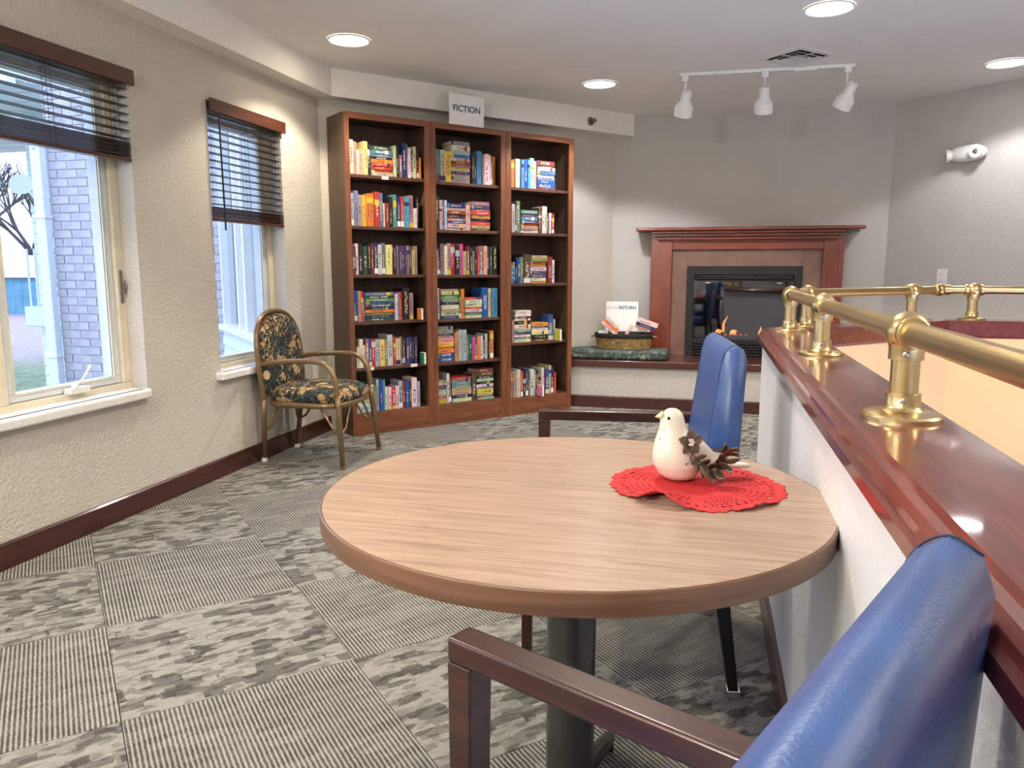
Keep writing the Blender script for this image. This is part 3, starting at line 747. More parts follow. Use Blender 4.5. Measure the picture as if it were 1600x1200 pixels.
# ---------------------------------------------------------------- blue leather armchairs
def make_armchair(loc, f, label):
    r = empty('armchair', (*loc,0), math.atan2(f[1], f[0]), label, 'armchair', 'blue leather armchairs at the round table')
    # back: side profile (x,z) lofted across the width, crowned edges
    def back_prof(k, inset):
        fr = [(-.175,.40),(-.185,.52),(-.205,.68),(-.226,.84),(-.238,.935),(-.250,.970),(-.272,.985)]
        re = [(-.296,.974),(-.306,.945),(-.302,.84),(-.296,.68),(-.286,.52),(-.276,.40)]
        pr = fr+re; cx, cz = -.245, .69
        return [(x+(cx-x)*inset*.35, z+(cz-z)*inset*.03) for x, z in pr]
    hw = .231; m = MB(); secs = [(-hw,.22),(-hw+.006,.05),(-hw+.018,0),(0,-.04),(hw-.018,0),(hw-.006,.05),(hw,.22)]
    vs = []; n = 13
    for y, ins in secs:
        for x, z in back_prof(0, ins): vs.append((x,y,z))
    fs = []
    for i in range(len(secs)-1):
        for k in range(n):
            k2 = (k+1) % n; fs.append((i*n+k,i*n+k2,(i+1)*n+k2,(i+1)*n+k))
    fs.append(tuple(range(n-1,-1,-1))); fs.append(tuple((len(secs)-1)*n+k for k in range(n)))
    m.add(vs, fs); bk = m.build('backrest', M['leather'], r, smooth=True)
    for s in (-1,1):
        pts = [(x,s*(hw-.010),z) for x, z in back_prof(0,.01)]
        MB().tube(smooth_path(pts[:8],4), .0011, 6).build('piping', M['seam'], bk, smooth=True)
    m = MB().box((-.20,-.235,.385),(.285,.235,.475)); m.build('seat', M['leather'], r, bevel=.028, seg=4)
    m = MB().box((-.27,-.225,.345),(.262,.225,.385)); m.build('seat_frame', M['leg_black'], r, bevel=.004)
    for s in (-1,1):
        y0, y1 = s*.245, s*.290
        ya, yb = min(y0,y1), max(y0,y1)
        m = MB().box((-.245,ya,.675),(.300,yb,.710)); m.build('armrest', M['arm_wood'], r, bevel=.006, seg=3)
        m = MB(); m.hexa([(.270,ya+.004,.018),(.296,ya+.004,.018),(.296,yb-.004,.018),(.270,yb-.004,.018)], [(.258,ya,.676),(.299,ya,.676),(.299,yb,.676),(.258,yb,.676)])
        lg = m.build('front_leg', M['arm_wood'], r, bevel=.003)
        MB().box((.266,ya+.001,0),(.300,yb-.001,.026)).build('foot_cap', M['chrome'], lg, bevel=.003)
        m = MB(); m.hexa([(-.312,ya+.004,.018),(-.284,ya+.004,.018),(-.284,yb-.004,.018),(-.312,yb-.004,.018)], [(-.262,ya,.40),(-.220,ya,.40),(-.220,yb,.40),(-.262,yb,.40)])
        m.hexa([(-.262,ya,.40),(-.220,ya,.40),(-.220,yb,.40),(-.262,yb,.40)], [(-.255,ya,.676),(-.215,ya,.676),(-.215,yb,.676),(-.255,yb,.676)])
        lg = m.build('rear_leg', M['leg_black'], r, bevel=.003)
        MB().box((-.318,ya+.001,0),(-.280,yb-.001,.026)).build('foot_cap', M['chrome'], lg, bevel=.003)
    return r
make_armchair((-.22,2.333), (-.9925,-.122), 'blue leather armchair on the far side of the table')
make_armchair((-.151,.556), (-.905,.426), 'blue leather armchair in front of the table, cut by frame')

# ---------------------------------------------------------------- red lace doily and ceramic bird
dz = TZ+.0012
d0 = Vector((-.008,1.590,dz)); NR, NA = 26, 176
m = MB(); keep = []
def dpt(i, j):
    a = 2*PI*i/NA; rr = .166*(j+.6)/NR
    sc = 1+.045*abs(math.sin(a*8))**.8+.018*math.sin(a*44) if j >= NR-3 else 1
    x, y = rr*sc*math.cos(a), rr*sc*math.sin(a)
    a0 = -PI/2-.42; da = (a-a0+PI) % (2*PI)-PI
    lift = .027*math.exp(-(da/.25)**2)*max(0,(rr-.05)/.116)**1.2
    a1 = -PI/2+.75; db = (a-a1+PI) % (2*PI)-PI; lift += .006*math.exp(-(db/.3)**2)*max(0,(rr-.06)/.1)
    lift += .0012*(1+math.sin(a*7+1))*(j/NR)
    return (x,y,lift)
V = [dpt(i,j) for i in range(NA) for j in range(NR+1)]
F = []
for i in range(NA):
    petal = (i % 22)/22.0
    for j in range(NR):
        hole = False
        pr = (petal-.5)/.36; pj = (j-16.0)/6.2
        if pr*pr+pj*pj < 1 and i % 2 == 0 and j % 2 == 0: hole = True
        if 3 < j < 8 and i % 4 == 0 and j % 2 == 0: hole = True
        if j in (22,) and i % 3 == 0: hole = True
        if not hole:
            i2 = (i+1) % NA; F.append((i*(NR+1)+j, i2*(NR+1)+j, i2*(NR+1)+j+1, i*(NR+1)+j+1))
F.append(tuple(i*(NR+1) for i in range(NA)))
m.add(V, F); doily = m.build('lace_doily', M['lace'], None, loc=d0)
sd = doily.modifiers.new('thick', 'SOLIDIFY'); sd.thickness = .0012; sd.offset = 1
tag(doily, 'red scalloped lace doily on the round table', 'doily')

bird = empty('bird_figurine', (-.050,1.632,dz+.0022), .33, 'cream ceramic bird figurine with bronze flower on red doily', 'figurine')
m = MB()
sl = [(0,.004,.026,.026),(.004,.004,.034,.033),(.012,.003,.043,.040),(.03,.002,.052,.047),(.048,0,.0535,.048),(.066,-.003,.049,.045),(.084,-.007,.041,.038),(.100,-.010,.033,.032),(.114,-.012,.0275,.027),(.127,-.013,.0255,.025),(.138,-.013,.0225,.022),(.146,-.013,.0165,.016),(.151,-.013,.008,.008)]
vs = []; ns = 24
for z, cx, rx, ry in sl:
    for k in range(ns): a = 2*PI*k/ns; vs.append((cx+rx*math.cos(a), ry*math.sin(a), z))
fs = [(i*ns+k,i*ns+(k+1)%ns,(i+1)*ns+(k+1)%ns,(i+1)*ns+k) for i in range(len(sl)-1) for k in range(ns)]
fs += [tuple(range(ns-1,-1,-1)), tuple((len(sl)-1)*ns+k for k in range(ns))]
m.add(vs, fs)
m.tube([(-.004,0,.072),(.020,0,.060),(.045,0,.047),(.070,0,.036),(.092,0,.030)], [.036,.040,.033,.022,.013], 16)
m.tube([(.070,0,.034),(.10,0,.0285),(.13,0,.026),(.152,0,.025),(.162,0,.0245)], [.016,.0155,.0165,.0145,.006], 14, flat=.42, up=(0,0,1))
body = m.build('body', M['ceramic'], bird, smooth=True)
rm = body.modifiers.new('remesh', 'REMESH'); rm.mode = 'VOXEL'; rm.voxel_size = .0022; rm.use_smooth_shade = True
sm_ = body.modifiers.new('smooth', 'SMOOTH'); sm_.iterations = 8; sm_.factor = .6
MB().lathe([(.0105,0),(.0065,.006),(.003,.012),(.0006,.017)], 12, Matrix.Translation((-.0335,0,.1355)) @ Matrix.Rotation(-PI/2-.12, 4, 'Y')).build('beak', M['beak'], bird, smooth=True)
for s in (-1,1):
    MB().sphere((-.0265,s*.0205,.1335), .0034, 10, 6).build('eye', M['eye'], bird, smooth=True)
def leaf(mb, p, d, nrm, L, wd, curl=.3, cup=.25):
    d = Vector(d).normalized(); nrm = Vector(nrm); nrm = (nrm-d*nrm.dot(d)).normalized(); s = d.cross(nrm); p = Vector(p)
    n = 6; pts = []
    for i in range(n+1):
        t_ = i/n; w_ = wd*math.sin(PI*min(1,t_*.92+.06))**.8*(1-.25*t_)
        c = p+d*L*t_+nrm*curl*L*t_*t_
        for k in (-1,0,1): pts.append(c+s*w_*k+nrm*(cup*w_*(abs(k))))
    o = []
    for i in range(n):
        for k in range(2): o.append((i*3+k,i*3+k+1,(i+1)*3+k+1,(i+1)*3+k))
    mb.add(pts, o)
FN = Vector((.10,-1,.10)).normalized(); fc = Vector((.012,-.0475,.088))
for k in range(5):
    a = 2*PI*k/5+.3; ex = FN.cross(Vector((0,0,1))).normalized(); ez = ex.cross(FN); dr = ex*math.cos(a)+ez*math.sin(a)
    mb = MB(); leaf(mb, fc+dr*.002, dr, FN, .0255, .0112, .10, .6); o = mb.build('petal', M['bronze'], bird, smooth=True)
    so = o.modifiers.new('thick', 'SOLIDIFY'); so.thickness = .0012
for k in range(6):
    a = 2*PI*k/6; rr = .0055 if k else 0
    MB().sphere(fc+FN*.004+(ex*math.cos(a)+ez*math.sin(a))*rr, .0030, 8, 6).build('pearl', M['pearl'], bird, smooth=True)
path = smooth_path([(.012,-.047,.072),(.024,-.049,.058),(.040,-.050,.042),(.060,-.046,.032),(.080,-.040,.040),(.092,-.036,.052)], 5)
mb = MB(); mb.tube(path, .0022, 6); mb.build('vine', M['bronze'], bird, smooth=True)
random.seed(5)
lv = [(path[3],(-.3,-.3,-1),.020),(path[6],(.9,-.4,.5),.018),(path[7],(-.4,-.3,-1),.022),(path[10],(.5,-.5,.9),.020),(path[11],(-.5,-.4,-1),.024),(path[13],(.1,-.4,-1),.028),(path[14],(.2,-.6,1),.024),(path[16],(.5,-.3,-1),.026),(path[18],(-.4,-.4,1),.026),(path[19],(.9,-.5,-.5),.026),(path[21],(-.6,-.3,.9),.026),(path[22],(1,-.2,.2),.028),(path[23],(.3,-.2,1),.028),(path[25],(.8,0,.8),.026),(path[25],(-.2,.1,1),.026),(path[9],(.0,-.7,-.9),.03),(path[12],(-.8,-.5,-.6),.022),(path[15],(.6,-.7,-.8),.030),(path[17],(.8,-.6,.6),.026),(path[24],(1,-.3,.6),.026)]
for p, d, L in lv:
    mb = MB(); leaf(mb, p, d, (0,-1,.2), L*1.25, L*.36, .5, .5); o = mb.build('leaf', M['bronze'], bird, smooth=True); so = o.modifiers.new('thick', 'SOLIDIFY'); so.thickness = .0012

# ---------------------------------------------------------------- floral bentwood-style armchair by the window
fo = Vector((-2.34,4.36,0))
fcz = empty('floral_armchair', fo, 0, 'floral tapestry armchair with bronze tube frame by the narrow window', 'armchair')
def fl(p): return Vector(p)-fo
for (ya, yf, yb) in ((4.125,4.095,4.165),(4.595,4.620,4.565)):
    pts = smooth_path([fl(p) for p in ((-2.602,ya,.612),(-2.52,ya,.628),(-2.36,ya,.640),(-2.24,ya,.640),(-2.165,ya,.612),(-2.122,ya,.540),(-2.108,ya,.430))],6)
    MB().tube(pts, .0165, 12).build('armrest', M['bronze_tube'], fcz, smooth=True)
    lg = MB().tube([fl((-2.108,ya,.44)),fl((-2.103,ya,.36)),fl((-2.072,yf,.012))], [.0165,.0175,.0150], 12).build('leg', M['bronze_tube'], fcz, smooth=True)
    MB().lathe([(.0165,0),(.0175,.012),(.0165,.02)], 12, Matrix.Translation(fl((-2.072,yf,0)))).build('foot_cap', M['bronze_tube'], lg)
    lg = MB().tube([fl((-2.600,ya,.40)),fl((-2.612,ya+(yb-ya)*.3,.30)),fl((-2.640,yb,.012))], [.0175,.0175,.0155], 12).build('leg', M['bronze_tube'], fcz, smooth=True)
    MB().lathe([(.0175,0),(.0185,.016),(.017,.024)], 12, Matrix.Translation(fl((-2.640,yb,0)))).build('foot_cap', M['white_pl'], lg)
    # curved braces from legs to the seat ring
    sgn = 1 if ya < 4.36 else -1
    for a, b, c in (((-2.090,yf+(ya-yf)*.5,.205),(-2.15,ya+sgn*.015,.235),(-2.24,ya+sgn*.025,.365)),((-2.090,yf+(ya-yf)*.5,.205),(-2.092,ya+sgn*.06,.235),(-2.10,ya+sgn*.15,.365)),
                    ((-2.625,yb,.200),(-2.57,ya+sgn*.02,.225),(-2.48,ya+sgn*.03,.365)),((-2.625,yb,.200),(-2.61,ya+sgn*.07,.235),(-2.58,ya+sgn*.14,.365))):
        MB().tube(smooth_path([fl(a),fl(b),fl(((b[0]+c[0])/2,(b[1]+c[1])/2,.30)),fl(c)],5), .0075, 8).build('brace', M['bronze_tube'], fcz, smooth=True)
bf = [(-2.600,4.125,.40),(-2.604,4.112,.50),(-2.612,4.105,.62),(-2.624,4.112,.74),(-2.638,4.150,.84),(-2.648,4.235,.905),(-2.651,4.36,.925),(-2.648,4.485,.905),(-2.638,4.570,.84),(-2.624,4.608,.74),(-2.612,4.615,.62),(-2.604,4.608,.50),(-2.600,4.595,.40)]
MB().tube(smooth_path([fl(p) for p in bf],5), .0165, 12).build('back_frame', M['bronze_tube'], fcz, smooth=True)
inner = [(p[1]-4.36, p[2]) for p in smooth_path(bf, 3)]
def pad(mb, outline, xfun, t0, t1, shrink):
    cy = 0; cz = sum(p[1] for p in outline)/len(outline); n = len(outline); rings = [(0,1.0),(.35,1.0),(.75,.93),(.95,.75),(1,.4),(1,.0)]
    vs = []
    for h, s in rings:
        for y, z in outline:
            yy, zz = y*s*shrink, cz+(z-cz)*s*shrink; vs.append((xfun(zz)+t0+(t1-t0)*h, yy, zz))
    fs = []
    for i in range(len(rings)-1):
        for k in range(n): k2 = (k+1) % n; fs.append((i*n+k,i*n+k2,(i+1)*n+k2,(i+1)*n+k))
    fs.append(tuple(range(n-1,-1,-1))); mb.add(vs, fs)
ol = [(y*.955, .41+(z-.40)*.955) for y, z in inner]
bp = MB(); pad(bp, ol, lambda z: -.258-(max(0,z-.5))*.085, -.02, .034, .985); bp.build('back_cushion', M['floral'], fcz, smooth=True)
so = []
for k in range(40):
    a = 2*PI*k/40; c, s = math.cos(a), math.sin(a); e = .55
    so.append((math.copysign(abs(c)**e, c)*.252+.0, math.copysign(abs(s)**e, s)*.243))
ringp = [(x-.006, y*(1+.02*(x>0)), .374) for x, y in so]
MB().tube([Vector(p) for p in ringp], .0185, 10, closed=True).build('seat_ring', M['bronze_tube'], fcz, smooth=True)
m = MB(); vs = []; rg = [(.380,1.0),(.405,1.045),(.435,1.04),(.460,.97),(.474,.83),(.483,.55),(.486,0)]
for z, s in rg:
    for x, y in so: vs.append((x*s-.004, y*s*.985, z))
n = 40
m.add(vs, [(i*n+k,i*n+(k+1)%n,(i+1)*n+(k+1)%n,(i+1)*n+k) for i in range(len(rg)-1) for k in range(n)]+[tuple(range(n-1,-1,-1))])
m.build('seat_cushion', M['floral'], fcz, smooth=True)
# ---------------------------------------------------------------- fireplace
fp = empty('fireplace', (.30,7.10,.412), 0, 'gas fireplace with cherry wood mantel and brown stone surround', 'fireplace')
FO = Vector((.30,7.10,.412))
def fb(mb, name, mat, parent=fp, **kw):
    mb.v = [tuple(Vector(v)-FO) for v in mb.v]; return mb.build(name, mat, parent, **kw)
fb(MB().box((-.633,6.985,1.512),(1.248,YF,1.543)), 'mantel_shelf', M['mantel_h'], bevel=.010, seg=3)
for k, (x, y, z0, z1) in enumerate(((.470,7.010,1.488,1.512),(.445,7.030,1.464,1.488),(.415,7.052,1.434,1.464),(.400,7.066,1.418,1.434))):
    e = x+.035
    fb(MB().box((-e,y,z0),(.60+e,YF,z1)), 'crown_moulding', M['mantel_h'], bevel=.006, seg=2)
for xa, xb in ((-.503,-.317),(.938,1.105)): fb(MB().box((xa,7.075,.412),(xb,YF,1.505)), 'pilaster', M['mantel'], bevel=.004)
fb(MB().box((-.317,7.082,1.352),(.938,YF,1.418)), 'frieze', M['mantel_h'], bevel=.003)
for xa, xb, za, zb in ((-.317,-.183,.412,1.352),(.787,.938,.412,1.352),(-.183,.787,1.207,1.352)): fb(MB().box((xa,7.105,za),(xb,YF,zb)), 'stone_slab', M['stone'], bevel=.002)
m = MB(); 
for xa, xb, za, zb in ((-.183,-.118,.412,1.207),(.722,.787,.412,1.207),(-.118,.722,1.135,1.207)): m.box((xa,7.092,za),(xb,YF,zb))
fb(m, 'metal_frame', M['black_metal'])
for z in (1.122,1.100,1.082): fb(MB().box((-.118,7.094,z-.006),(.722,7.118,z+.004)), 'louvre', M['black_metal'], bevel=.002)
fb(MB().box((-.118,7.10,.520),(.722,YF,.565)), 'lower_rail', M['black_metal'], bevel=.003)
for z in (.505,.480,.455,.430): fb(MB().box((-.118,7.096,z-.007),(.722,7.125,z+.005)), 'louvre', M['black_metal'], bevel=.002)
for xx in (.0,.60): fb(MB().box((xx-.02,7.088,1.058),(xx+.02,7.096,1.066)), 'latch', M['chrome'])
fb(MB().box((-.118,7.112,.565),(.722,7.116,1.078)), 'glass', M['fire_glass'])
m = MB(); x0, x1, y0, y1, z0, z1 = -.099, .704, 7.121, 7.56, .441, 1.099
m.box((x0,y1,z0),(x1,y1+.01,z1)); m.box((x0,y0,z0),(x0+.004,y1,z1)); m.box((x1-.004,y0,z0),(x1,y1,z1)); m.box((x0,y0,z0),(x1,y1,z0+.09)); m.box((x0,y0,z1-.004),(x1,y1,z1))
fb(m, 'firebox', M['firebox_in'])
random.seed(3)
for p, q, r_ in (((.06,7.34,.575),(.52,7.38,.60),.034),((.10,7.28,.56),(.38,7.24,.57),.028),((.34,7.24,.56),(.60,7.36,.58),.03),((.20,7.42,.63),(.46,7.26,.65),.024)):
    pts = [Vector(p).lerp(Vector(q), k/7)+Vector((0,random.uniform(-.006,.006),random.uniform(-.006,.006))) for k in range(8)]
    fb(MB().tube(pts, [r_*random.uniform(.85,1.1) for _ in pts], 9), 'log', M['log'], smooth=True)
for p, h, w_ in (((.150,7.26,.615),.150,.011),((.105,7.265,.612),.016,.028),((.235,7.25,.600),.036,.026),((.462,7.26,.600),.075,.010)):
    n = 8; pts = [Vector(p)+Vector((.012*math.sin(k*.9+p[0]*9)*k/n+.025*(k/n)**2,0,h*k/n)) for k in range(n+1)]
    fb(MB().tube(pts, [max(.0015,w_*math.sin(PI*min(1,.25+.75*k/n))) for k in range(n+1)], 9), 'flame', M['flame'], smooth=True)
for k in range(5):
    x = .17+.045*k; fb(MB().sphere((x,7.235,.597), .008, 8, 6, (1.6,1,.6)), 'ember', M['ember'], smooth=True)

# ---------------------------------------------------------------- bench cushion, basket of returned books, card
cu = MB().prism([(-1.17,6.568),(-.312,6.568),(-.312,6.96),(-1.01,6.96),(-1.17,6.80)],.4125,.495); tag(cu.build('bench_cushion', M['bench_fabric'], bevel=.028, seg=4), 'green damask bench cushion under the wicker basket', 'cushion')
bz = .4955; BC = Vector((-.695,6.755,bz))
bk = empty('wicker_basket', BC, 0, 'oval wicker basket with black rim holding returned books', 'basket')
A_, B_ = .245, .150
def oval(a, k=1.0): return A_*k*math.cos(a), B_*k*math.sin(a)
MB().lathe([(.0005,.004),(1,.004),(1,0),(.0005,0)], 40, None, A_*.88, B_*.88, cap=False).build('basket_floor', M['wicker'], bk)
nst = 44
for k in range(nst):
    a = 2*PI*k/nst; p0 = Vector((*oval(a,.90),.002)); p1 = Vector((*oval(a,1.0),.125))
    if k == 0: stm = []
    MB().tube([p0, p1], .0035, 5).build('stake', M['wicker'], bk)
for rrow in range(11):
    z = .007+rrow*.0088; kk = .905+.09*z/.125; pts = []
    nn = nst*2
    for q in range(nn):
        a = 2*PI*q/nn; ph = (q//2+rrow) % 2
        off = .0062*math.cos(PI*(q/2.0)+PI*rrow)
        x, y = oval(a, kk); nrm = Vector((x/A_**2,y/B_**2,0)).normalized(); pts.append(Vector((x,y,z+random.uniform(-.001,.001)))+nrm*off)
    MB().tube(pts, .0048, 6, closed=True).build('weave_strand', M['wicker'], bk, smooth=True)
MB().lathe([(1.035,.098),(1.05,.102),(1.055,.132),(1.035,.138),(1.0,.136),(.985,.10)], 48, None, A_, B_, cap=False).build('rim_liner', M['liner'], bk, smooth=True)
for s in (-1,1):
    MB().tube(smooth_path([(s*A_*1.03,-.045,.115),(s*(A_+.030),-.035,.105),(s*(A_+.036),0,.098),(s*(A_+.030),.035,.105),(s*A_*1.03,.045,.115)],4), .007, 8).build('handle', M['wicker'], bk, smooth=True)

def book_meshes():
    st = MB(); st.box((0,0,0),(.09,1,1)); st.box((.91,0,0),(1,1,1)); st.box((.09,0,0),(.91,.035,1))
    sp = MB().box((.09,.035,.012),(.91,.975,.985))
    ly = MB(); ly.box((0,0,0),(1,1,.10)); ly.box((0,0,.90),(1,1,1)); ly.box((0,0,.10),(1,.035,.90))
    lp = MB().box((.012,.035,.10),(.985,.975,.90))
    lab = MB().box((.04,-.0025,.03),(.96,.0,.20))
    dm = [M['paper']]
    return [x.mesh(n, dm) for x, n in ((st,'book_cover'),(sp,'pages'),(ly,'book_cover'),(lp,'pages'),(lab,'spine_label'))]
BKM = book_meshes()
PAL = {'cr':('cream',(.60,.52,.38)),'iv':('ivory',(.64,.58,.46)),'wh':('white',(.66,.65,.62)),'gy':('grey',(.26,.26,.25)),'lg':('pale grey',(.44,.45,.44)),'bk':('black',(.018,.018,.020)),
 'br':('brown',(.095,.055,.04)),'tn':('tan',(.42,.30,.18)),'rd':('red',(.50,.045,.04)),'mr':('maroon',(.20,.035,.04)),'pk':('pink',(.60,.32,.33)),'hp':('hot pink',(.62,.09,.26)),'or':('orange',(.66,.20,.04)),
 'yl':('yellow',(.68,.48,.05)),'py':('pale yellow',(.64,.57,.24)),'gr':('green',(.16,.26,.10)),'dk':('dark green',(.035,.065,.055)),'pg':('pale green',(.38,.50,.43)),'te':('teal',(.10,.24,.26)),
 'lb':('pale blue',(.33,.45,.55)),'sb':('sky blue',(.07,.26,.48)),'bl':('blue',(.025,.085,.30)),'nv':('navy',(.018,.028,.115)),'pu':('purple',(.075,.05,.13)),'lv':('lavender',(.30,.26,.38)),'mv':('mauve',(.24,.14,.19)),'sl':('slate blue',(.14,.18,.29))}
_bm = {}
def book_mat(code, lying, v):
    key = (code, lying, v)
    if key in _bm: return _bm[key]
    c = PAL[code][1]; lum = .3*c[0]+.6*c[1]+.1*c[2]
    rnd = random.Random(hash(code) % 1 + v*17+len(code)+(3 if lying else 0)+ord(code[0])*5+ord(code[1]))
    light = [(.72,.68,.58),(.75,.73,.70),(.66,.50,.18),(.70,.62,.42)]; dark = [(.03,.03,.035),(.16,.03,.03),(.03,.06,.16),(.06,.05,.04)]
    tc = rnd.choice(light if lum < .22 else dark)
    cc = tuple(min(.8, max(.008, x*rnd.uniform(.8,1.2))) for x in c)
    k = NT('book_'+PAL[code][0].replace(' ','_')); xyz = k.sep(k.coord())
    al, ac = (xyz[0], xyz[2]) if lying else (xyz[2], xyz[0])
    z0 = rnd.uniform(.12,.3); z1 = rnd.uniform(.6,.9); wd = rnd.uniform(.16,.30)
    m1 = k.math('MULTIPLY', k.math('GREATER_THAN', al, z0), k.math('LESS_THAN', al, z1))
    m2 = k.math('LESS_THAN', k.math('ABSOLUTE', k.math('SUBTRACT', ac, .5)), wd)
    m3 = k.math('LESS_THAN', xyz[1], .034)
    cb = k.node('ShaderNodeCombineXYZ'); k.link(al, cb.inputs[0]); k.link(ac, cb.inputs[1]); oi = k.node('ShaderNodeObjectInfo'); k.link(k.math('MULTIPLY', oi.outputs['Random'], 50), cb.inputs[2])
    mp = k.node('ShaderNodeMapping'); mp.inputs['Scale'].default_value = (rnd.uniform(26,44), rnd.uniform(2.5,5), 1); k.link(cb.outputs[0], mp.inputs['Vector'])
    nz = k.noise(mp.outputs[0], 1, 1)
    msk = k.math('MULTIPLY', k.math('MULTIPLY', m1, m2), k.math('MULTIPLY', m3, k.math('GREATER_THAN', nz.outputs['Fac'], rnd.uniform(.50,.56))))
    col = cc
    bm_ = rnd.random()
    if bm_ < .45 and v >= 0:          # a band of a second colour printed across the spine
        c2 = PAL[rnd.choice(['iv','bk','rd','or','nv','wh','te','yl','pk','lb'])][1]; p0 = rnd.choice([.02,.05,.62,.72]); 
        col = k.mix(k.math('MULTIPLY', m3, k.math('MULTIPLY', k.math('GREATER_THAN', al, p0), k.math('LESS_THAN', al, p0+rnd.uniform(.06,.2)))), cc, c2)
    k.base(k.mix(msk, col, tc)); _bm[key] = k.set(rnd.uniform(.28,.5), spec=.4); return _bm[key]
BOOKS = []
def make_book(code, lying, loc, rot, size, label, group, sticker=False, parent=None, matv=None):
    v = random.randrange(4) if matv is None else matv
    ci, pi_ = (2,3) if lying else (0,1)
    o = inst('book', BKM[ci], parent, loc, rot, size, book_mat(code, lying, v)); tag(o, label, 'book', group)
    inst('pages', BKM[pi_], o, mat=M['pages'])
    if sticker and not lying: inst('spine_label', BKM[4], o, mat=M['paper'])
    BOOKS.append(o); return o
# books piled in the basket (world placement, tilted)
def basket_book(code, label, c, size, rx, ry, rz):
    make_book(code, True, c, (rx,ry,rz), size, label, 'books in the wicker basket', matv=-1)
def lean(p, ry, k, th=.026): return (p[0]+math.sin(ry)*th*k, 6.755-.06, p[1]+math.cos(ry)*th*k)
c1, c2 = (-.888,.722), (-.598,.690)
bb = [('cr','cream book under the orange one, leaning in the wicker basket',lean(c1,.745,0),(.165,.12,.024),0,.745,0),
 ('or','orange-covered book leaning between two cream ones in the wicker basket',lean(c1,.745,1),(.155,.12,.024),0,.745,0),
 ('iv','ivory book leaning on the orange one in the wicker basket',lean(c1,.745,2),(.13,.12,.024),0,.745,0),
 ('cr','cream book tilted steeply in centre of the wicker basket',(-.688,6.695,.560),(.150,.12,.026),0,-1.08,0),
 ('tn','tan book wedged under the navy one in the wicker basket',lean(c2,.33,0),(.135,.12,.022),0,.33,0),
 ('nv','navy book sloping above a tan one in the basket',lean(c2,.33,1),(.170,.13,.022),0,.33,0),
 ('cr','thick cream book lying topmost on the basket pile',lean(c2,.33,2),(.180,.14,.030),0,.33,0),
 ('gy','grey book lowest at the basket end nearest the bookcase',(-.905,6.712,.585),(.085,.085,.020),0,-.12,0),
 ('lg','pale grey book on the grey one in the basket',(-.908,6.712,.607),(.085,.085,.020),0,-.12,0),
 ('wh','white paperback on top at the basket end near bookcase',(-.911,6.712,.629),(.085,.085,.016),0,-.12,0)]
for b in bb: basket_book(*b)
cd = empty('book_return_card', (-.735,6.928,.4960), 0, 'white BOOK RETURN card standing behind the basket of books', 'sign'); cd.rotation_euler = (math.radians(-4),0,0)
MB().box((-.142,0,0),(.142,.004,.400)).build('card', M['paper'], cd)
text_mesh('lettering_faded', 'BOOK', .040, M['ink_faded'], cd, (-.082,-.0012,.345), (PI/2,0,0))
text_mesh('lettering', 'RETURN', .040, M['ink_teal'], cd, (.048,-.0012,.345), (PI/2,0,0))

# ---------------------------------------------------------------- bookcases
RZ_BC = math.atan2(BU.y, BU.x)
CASES = [('left',0,.6575,.034,.613,[1.83,1.48,1.145,.815,.485],.16),('middle',.6575,1.3245,.702,1.277,[1.822,1.474,1.139,.807,.478],.158),('right',1.3245,2.0,1.372,1.953,[1.819,1.471,1.068,.592],.14)]
HB, DB = 2.235, .30
case_roots = []
for nm, s0, s1, o0, o1, shelves, base in CASES:
    p = B0+BU*s0; wd = s1-s0-.001; a, b = o0-s0, o1-s0
    r = empty('bookcase', p, RZ_BC, {'left':'tall oak bookcase at the window end of the row','middle':'tall oak bookcase under the FICTION sign','right':'tall oak bookcase beside the fireplace bench'}[nm], 'bookcase', 'row of three tall oak bookcases')
    case_roots.append(r)
    MB().box((0,0,0),(a,.02,HB)).build('stile', M['oak'], r, bevel=.002); MB().box((b,0,0),(wd,.02,HB)).build('stile', M['oak'], r, bevel=.002)
    MB().box((a,0,2.193),(b,.02,HB)).build('top_rail', M['oak_h'], r, bevel=.002)
    MB().box((a,.003,0),(b,.02,base-.004)).build('plinth', M['oak_h'], r, bevel=.002)
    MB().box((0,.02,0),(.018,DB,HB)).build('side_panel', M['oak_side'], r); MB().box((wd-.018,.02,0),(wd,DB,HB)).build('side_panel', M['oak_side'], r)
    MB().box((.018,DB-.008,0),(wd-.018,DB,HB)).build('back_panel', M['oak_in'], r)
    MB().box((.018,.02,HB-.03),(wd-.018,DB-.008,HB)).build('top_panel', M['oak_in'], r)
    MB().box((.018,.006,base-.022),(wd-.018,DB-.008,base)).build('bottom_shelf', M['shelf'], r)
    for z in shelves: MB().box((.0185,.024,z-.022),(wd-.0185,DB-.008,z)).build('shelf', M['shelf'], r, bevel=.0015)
def shelf_label(ci, s, z):
    m = MB().box((s-.026,.020,z-.024),(s+.026,.0235,z-.002)); m.build('shelf_label', M['paper'], case_roots[ci])
for ci, s, z in ((0,.305,1.83),(0,.155,.489),(0,.505,.489)): shelf_label(ci, s, z)

